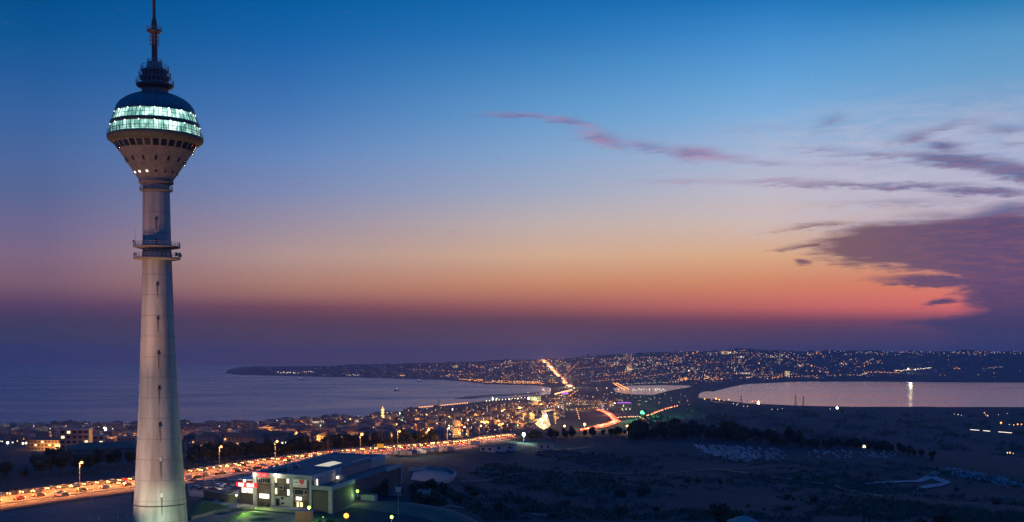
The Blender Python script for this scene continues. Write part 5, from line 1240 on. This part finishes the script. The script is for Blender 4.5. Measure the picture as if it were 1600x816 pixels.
# far hills: lights
frnd = random.Random(99)
def far_light(px, py, r=.5, bm=None, hh=8):
    g_ = ground(px, py, 4500)
    if g_ is None or g_.z < 1: return
    bm = bm or frnd.choice([L_SODF,L_SODF,L_SODF,L_WHF,L_WHF,WIN])
    mass_lamp(g_, r*g_.y/F, hh, bm)
def fyr(px): return lerpl(ftop, px)+1, lerpl(fbot, px)
for c in range(120):
    cx = frnd.triangular(600, 1400, 1060); t_, b_ = fyr(cx); cyy = t_+(b_-t_)*frnd.random()**.9; n = frnd.choice([4,6,8,12,18]); warm = frnd.random() < .62; sx, sy = frnd.uniform(3,14), frnd.uniform(.8,2.6); sl = frnd.uniform(-.25,.12)
    if cx > 1380 and 556 < cyy < 578: continue
    for q in range(n):
        dx = frnd.gauss(0, sx); px, py = cx+dx, cyy+dx*sl+frnd.gauss(0, sy); t2, b2 = fyr(px)
        if not (t2 < py < b2): continue
        far_light(px, py, frnd.choice([.28,.3,.34,.4,.55]), (frnd.choice([L_SODF,L_SODF,WIN3]) if warm else frnd.choice([L_WHF,WIN,L_WHF,L_SODF])))
for i in range(380):
    px = frnd.triangular(560, 1420, 1050) if i < 320 else frnd.uniform(700, 1600); t_, b_ = fyr(px); py = t_+(b_-t_)*frnd.random()
    if px > 1380 and 556 < py < 578 and frnd.random() < .85: continue
    far_light(px, py, frnd.choice([.26,.3,.34,.4]))
for (xa, ya, xb, yb, n) in ((900,578,1000,570,22),(1010,590,1090,580,22),(940,563,1040,559,20),(1080,570,1160,566,20),(880,592,905,566,18),(1110,585,1220,588,26),(1230,560,1290,580,18),(760,572,840,566,16),(640,579,740,583,18),(690,590,760,584,16),(910,600,1000,592,26)):
    for q in range(n): f = (q+frnd.uniform(-.3,.3))/n; far_light(xa+(xb-xa)*f, ya+(yb-ya)*f, .38, L_SODF)
for i in range(110): far_light(frnd.uniform(1320,1600), 551.5+frnd.uniform(-.5,2.5)+(frnd.random()<.2)*3, .34)
for a, b_, n, r, bm in (((432,584),(470,584.5),14,.6,L_WHF),((474,582.5),(490,582.3),10,.4,L_WHF),((740,596),(845,600),75,.55,L_SODF),((745,599),(850,602),60,.5,L_SODF),((715,594),(745,597),16,.5,L_SODF),((1160,592),(1350,588),40,.42,L_SODF),((1350,583),(1412,585),22,.5,L_SODF),((1395,582),(1455,577),34,.6,L_WHF),((1060,596),(1130,594),26,.5,L_SODF),((1350,568),(1366,562),10,.34,L_WHF),((1280,582),(1295,584),9,.5,L_SODF),((960,603),(1060,599),34,.36,L_WHF),((1100,553),(1190,554),26,.4,L_WHF),((1490,577),(1500,578),8,.4,L_SODF),((1535,578),(1566,575),14,.36,L_WHF),((540,588),(562,588),9,.45,L_WHF),((620,589),(634,589),8,.5,L_WHF),((945,572),(975,570),10,.42,L_SODF),((930,590),(1000,585),20,.42,L_SODF)):
    for q in range(n): far_light(a[0]+(b_[0]-a[0])*(q+frnd.random())/n, a[1]+(b_[1]-a[1])*(q+frnd.random())/n+frnd.uniform(-1,1)*.9, r*frnd.uniform(.8,1.15), bm if frnd.random() < .8 else L_SODF)
for i in range(46): far_light(frnd.gauss(1100,18), frnd.gauss(592,2.2), .42)
for (px, py, r, bm) in ((1419,580,1.2,L_WHITE),(1268,575,.9,L_SODF),(1133,553,1.4,L_WHF),(1141,554,.9,L_WHF),(1076,583,1.2,L_WHF),(1186,571,1.0,L_SODF),(1430,581,1.2,L_WHF)): far_light(px, py, r, bm, 14)
g_ = ground(1419, 582, 4500); light('shore_floodlight', g_+Vector((0,-60,30)), 300000, (1,.85,.5), rad=10)
for q in range(300):
    px = frnd.uniform(0, 820); t_, b_ = lerpl(top_shore, px)+1, lerpl(bot_town, px)-3; py = t_+(b_-t_)*frnd.random()**1.5; g_ = ground(px, py)
    if (px < 100 and py > 695) or g_ is None or g_.z < .7: continue
    mass_lamp(g_, g_.y/F*frnd.choice([.3,.36,.5,.8]), 8, frnd.choice([L_SODF, L_SODF, L_WHF, WIN3]))
# shore promenade lamps and the lit strip by the near sea shore
for q in range(30): px = 655+q*2.6; mass_lamp(ground(px, 641-q*.25), 1.6, 8, L_SODF)
for q in range(14): px = 760+q*5; g_ = ground(px, 631-q*.45); mass_lamp(g_, 1.8, 9, L_WHF)
for (px, py, r, bm) in ((770,629,3.2,L_GRNF),(776,629,2.6,L_WHF),(809,629,2.6,L_WHF),(826,629,4.2,L_GRNF),(832,630,3.4,L_GRNF),(796,630,2.6,L_WHF),(825,618,1.8,L_WHF),(948,611,2.6,L_WHF),(932,611,1.8,L_WHF),(966,613,2.0,L_WHF),(897,611,3.0,L_WHF)):
    g_ = ground(px, py); mass_lamp(g_, r, 12, bm)
for (px, py) in ((772,631),(828,631),(800,632)): light('works_light', ground(px, py)+Vector((0,-20,20)), 250000, (.8,1,.55), rad=4)
for q in range(50): far_light(frnd.uniform(985,1040), frnd.uniform(610,614), .45, L_WHF)
for q in range(16): mass_lamp(ground(958+q*1.2+frnd.uniform(-1,1), 601+q*.75), 2.4, 8, L_SODF); mass_lamp(ground(963+q*1.3, 601+q*.7), 2.4, 8, L_SODF)
# dense amber lamps round the junction and along the avenue to the far shore
for q in range(230):
    px = frnd.gauss(850, 55); py = frnd.uniform(604, 652) if frnd.random() < .8 else frnd.uniform(625, 668)
    if 836 < px < 866 and py > 640: continue
    if 880 < px < 975 and py > 634: continue
    g_ = ground(px, py)
    if g_ is None or g_.z < 1.2: continue
    mass_lamp(g_, g_.y/F*frnd.choice([.3,.38,.5,.65]), 8, frnd.choice([L_SODF, L_SODF, L_SODF, L_WHF, WIN3]))
for (xa, ya, xb, yb, n, r) in ((862,641,905,612,16,.6),(800,650,862,612,14,.5),(830,660,826,642,8,.8),(868,668,866,640,8,.7),(905,660,900,640,6,.7),(770,664,832,652,14,.7),(880,646,960,640,12,.5)):
    for q in range(n):
        g_ = ground(xa+(xb-xa)*q/n, ya+(yb-ya)*q/n); mass_lamp(g_, r*g_.y/F, 9, L_SODF)
for (px, py, pw) in ((845,636,3e5),(872,622,3e5),(812,645,2e5),(900,640,2e5),(826,657,1.5e5),(790,668,1.2e5),(930,636,2e5)):
    light('junction_light', ground(px, py)+Vector((0,-10,16)), pw, (1,.42,.10), rad=2)  # added glow lights over the junction, without posts
# plain behind the isthmus and valley edge lights
for q in range(120):
    px = frnd.uniform(870,1080); py = frnd.uniform(618,638); g_ = ground(px, py)
    if frnd.random() < .5: mass_lamp(g_, g_.y/F*.36, 8, frnd.choice([L_SODF, L_WHF, L_SODF]))
LP2 = [(1101,626.5,1.1),(1119,626,1.5),(1124,627.5,.9),(1139,627,1.0),(1112,628,.6),(1131,629,.6),(1146,634,.5),(1151,636,.5),(1153,634,.4),(1162,638,.45),(1168,638.5,.6),(1176,629.5,.8),(1181,628.5,1.0),(1186,630,1.2),(1193,630,.9),(1173,631,.6),(1206,643,.5),(1215,643,.4),(1222,642,.4)]
for (px, py, r) in LP2: g_ = ground(px, py+1.2); mass_lamp(g_, r*g_.y/F, 7, L_SODF if r > .55 else L_WHF)
for (px, py) in ((1119,628),(1183,631)): light('village_light', ground(px, py)+Vector((0,-25,15)), 150000, WARM, rad=4)
for (px, py, r, bm) in ((1308,642,1.9,L_WHITE),(1297,643,.5,L_WHF),(1497,652,.6,L_WHF),(1491,651,.4,L_WHF),(1502,653,.4,L_WHF),(1538,649,.8,L_SODF),(1543,654,1.0,L_SODF),(1540,652,.5,L_WHF),(1564,666,1.6,L_SODF),(1590,668,1.2,L_SODF),(1584,669,.8,L_SODF),(1596,668,1.0,L_SODF),(1577,668,.5,L_WHF),(1560,652,.4,L_WHF),(1574,650,.4,L_WHF),(1578,715,1.2,L_SODF),(1574,715,.9,L_WHF),(1583,716,.7,L_SODF)):
    g_ = ground(px, py); mass_lamp(g_, r*g_.y/F, 6, bm)
for (x0, y0, x1, y1) in ((1517,672,1529,673),(1537,673.5,1546,674.5),(1561,675.5,1580,677)):
    for q in range(12): g_ = ground(x0+(x1-x0)*q/11, y0+(y1-y0)*q/11); lam.box(g_.x-1,g_.x+1,g_.y-1,g_.y+1,g_.z+.4,g_.z+1.1,L_WHF)
for (px, py, r) in ((1003,651,3.2),(1006,652,1.6)): g_ = ground(px, py); mass_lamp(g_, r*g_.y/F*.8, 8, mat('emerald_lamp', (.1,.5,.2), emit=(.1,1,.28), es=4))
light('green_area_light', ground(1005,654)+Vector((0,-30,18)), 900000, (.1,1,.3), rad=4)
tag(lam.build('distant_lamps'), 'mass of tiny street and yard lamps across the plain and far hills', 'street lamps', kind='stuff')
# left skyline floodlights of the stadium and port
for i, (px, py, r, bm, d) in enumerate(((27,674,1.2,L_RED,'tiny red'),(42,676,1.5,L_GRNF,'first pale green'),(55,677.5,1.9,L_WHITE,'white one right of the first green'),(74,677,1.9,L_GRNF,'second pale green'),(84,675.5,1.8,L_SOD,'peach coloured'),(100,675,1.1,L_WHF,'small white'),(113,675,1.4,L_SOD,'orange one on a tall mast'),(130,675.5,3.0,L_GRNF,'bright green starlike'),(163.5,671,3.2,L_WHITE,'brightest white one near the tower'),(188,674,1.2,L_WHF,'soft white close to the tower'),(12,692,1.2,L_WHITE,'lone white low one at the left edge'),(36,693,1.2,L_WHF,'left white one of the low pair'),(41,692.5,1.2,L_WHF,'right white one of the low pair'),(192,711,1.4,L_BLUE,'blue one left of the tower'),(525,686,1.6,L_SOD,'orange one above the lattice mast'),(587,675,2.6,L_GRNF,'pale green one left of the minaret'),(528,665,2.2,L_WHF,'yellowish shore one'),(600,652,1.0,L_WHF,'greenish shore one right of minaret'),(633,655,2.2,L_GRNF,'green shore one'),(641,656,2.0,L_GRNF,'second green shore one'),(624,646,2.0,L_GRNF,'shore cluster one'))):
    post_light('floodlight_mast', px, py, py+5, bm, r*1.25, 26000 if r > 1.4 else 0, {'pale_green_lamp':(.6,1,.5),'white_lamp':(1,.95,.8)}.get(bm.name, WARM), f'distant floodlight mast, {d}', 'floodlight')
# sea-side boats
hull = mat('pale_hull', (.5,.5,.5), .5)
for (px, py, d, L) in ((49,573,'far out on the left of the sea, behind the tower',60),(470,593.5,'in front of the far spit',40),(620,611,'in the middle of the bay',34),(655,597,'near the far coast of the bay',34)):
    q = plane_pt(px, max(py, 566 if px < 100 else py), .3); o = empty('boat', q); tag(o, 'small pale boat '+d, 'boat')
    m = MB(); m.hexa([(-L/2*.8,-4,0),(L/2*.8,-4,0),(L/2*.8,4,0),(-L/2*.8,4,0),(-L/2,-5,4),(L/2*1.1,-5,4.5),(L/2*1.1,5,4.5),(-L/2,5,4)], hull); m.build('hull', o); m = MB(); m.box(-L/4,L/8,-3,3,4.0,9,hull); m.build('cabin', o); m = MB(); m.ball((0,0,12), 3 if px < 100 else 1.6, L_WHF); m.build('deck_lamp', o)
# pylons by the lake
for (px, pt_, pb, d) in ((1243,617,634,'left of the pair in front of the lake'),(1255,619,634.5,'right of the pair in front of the lake'),(1158,617,630,'small one near the left tip of the lake'),(1064,605,632,'beside the isthmus lagoon'),(686,625,640,'slim one on the near sea shore')):
    g_ = ground(px, pb+1); hh = zat(px, pt_, g_.y)-g_.z; o = empty('pylon', g_); tag(o, 'faint lattice power pylon '+d, 'pylon'); m = MB()
    for sx in (-1,1):
        for sy in (-1,1): m.bar((sx*3,sy*3,0),(sx*.4,sy*.4,hh),.5,steel,.3,4)
    for i in range(5): z0, z1 = hh*i/5, hh*(i+1)/5; a, b_ = 3-2.6*i/5, 3-2.6*(i+1)/5; m.bar((-a,-a,z0),(b_,-b_,z1),.3,steel,n=4); m.bar((a,-a,z0),(-b_,-b_,z1),.3,steel,n=4)
    m.build('lattice', o); m = MB(); m.bar((-6,0,hh*.82),(6,0,hh*.82),.4,steel,n=4); m.build('cross_arm', o)

# ------------------------------------------------------------------ distant roads crowded with traffic
tf = MB()
def traffic(Lp, Rp, lanes, sp, hm, w_=2.2, off=1.0, seed=0, ymin=0, name='avenue', width=None):
    r_ = random.Random(seed); o, out = ribbon(name, Lp, Rp, asphalt2, off, 25)
    acc = 0
    for f, mm in lanes:
        pts = [a.lerp(c, f) for a, c in out]; acc = r_.uniform(0, sp)
        for a, b_ in zip(pts, pts[1:]):
            L = (b_-a).length; d = (b_-a)/max(L, .01)
            while acc < L:
                q = a+d*acc; z = Hs(q.x, q.y)+off
                u = Vector((d.x,d.y,0)).normalized(); n_ = Vector((-u.y,u.x,0)); s = w_*.5
                base = [q+u*2.2+n_*.9, q+u*2.2-n_*.9, q-u*2.2-n_*.9, q-u*2.2+n_*.9]
                tf.hexa([(p_.x,p_.y,z+.3) for p_ in base]+[(p_.x,p_.y,z+1.4) for p_ in base], r_.choice(CARM))
                for sg in (-1,1):
                    c = q+n_*.7*sg+(u if u.y < 0 else -u)*2.4; tf.ball((c.x,c.y,z+.75), s*.5, mm, 5)
                acc += sp*r_.uniform(.6,1.4)
            acc -= L
traffic([(836,662),(845,653),(848,648),(846,643),(862,640)], [(850,673),(860,666),(856,654),(852,645),(864,641.5)], [(.1,HEADW),(.22,HEADW),(.34,HEADW),(.46,HEADW),(.58,HEADW),(.7,HEADW),(.82,HEADW),(.94,HEADW)], 6.0, HEADW, 2.8, seed=1)
traffic([(931,641),(944,646),(953,653),(957,658),(940,664),(918,670),(907,672)], [(936,640),(951,645),(962,653),(970,660),(952,667),(925,671.5),(909,674)], [(.1,TAILF),(.28,HEADF),(.37,TAILF),(.46,TAILF),(.55,HEADF),(.64,TAILF),(.82,TAILF),(.95,TAILF)], 7, TAILF, 3.6, seed=2)
traffic([(893,609),(866,616)], [(896,612),(868,618.5)], [(.2,HEADW),(.6,HEADF)], 14, HEADF, 5.0, seed=3, off=1.5)
traffic([(845,563),(852,569),(860,578),(868,586),(876,596),(889,606)], [(850,562),(858,568),(866,577),(874,586),(884,595),(896,604)], [(.15,HEADF),(.4,HEADW),(.65,HEADW),(.9,TAILF)], 22, HEADF, 7.5, seed=4, off=3)
traffic([(1008,650),(1030,642),(1060,634)], [(1012,650.5),(1034,643),(1062,635)], [(.3,TAILF),(.8,HEADF)], 14, TAILF, 3.5, seed=5)
traffic([(958,653),(1000,651)], [(958,654.5),(1000,652.5)], [(.3,HEADF),(.8,HEADF)], 16, HEADF, 3, seed=6)
traffic([(990,678),(1018,678)], [(990,681),(1018,681)], [(.3,TAILF),(.7,TAILF)], 6, TAILF, 1.6, seed=7, off=.5)
tag(tf.build('distant_traffic'), 'dense distant traffic with glowing lights on the far avenues', 'traffic', kind='stuff')
for (px, py, pw, col) in ((846,656,1.2e5,(1,.55,.22)),(850,665,1e5,(1,.5,.2)),(853,648,1e5,(1,.75,.45)),(838,665,9e4,WARM),(832,655,9e4,WARM),(960,660,2.5e5,(1,.2,.1)),(940,665,2e5,(1,.25,.1)),(950,648,2e5,(1,.25,.12)),(920,671,3e5,(1,.35,.12)),(862,575,1.2e6,(1,.55,.25)),(874,590,1.2e6,(1,.55,.25)),(890,605,1.2e6,(1,.55,.25)),(850,568,1e6,(1,.5,.2)),(1005,680,9000,(1,.3,.2))):
    g_ = ground(px, py)
    light('road_glow_fill', g_+Vector((0,0,14 if g_.y < 4000 else 30)), pw, col, rad=3)  # added light with no fixture, for the glow above the busy roads

# ------------------------------------------------------------------ air
hz = bpy.data.materials.new('evening_haze'); hz.use_nodes = True; t = NT(hz.node_tree); t.t.nodes.clear()
v = t.n('ShaderNodeVolumePrincipled'); o = t.n('ShaderNodeOutputMaterial'); t.l(v.outputs[0], o.inputs['Volume'])
v.inputs['Color'].default_value = (*HAZEC, 1); v.inputs['Density'].default_value = HAZED; v.inputs['Anisotropy'].default_value = 0.0
m = MB(); m.box(-15000, 15000, -400, 21000, -12, 310, hz); ho = m.build('haze'); tag(ho, kind='stuff')
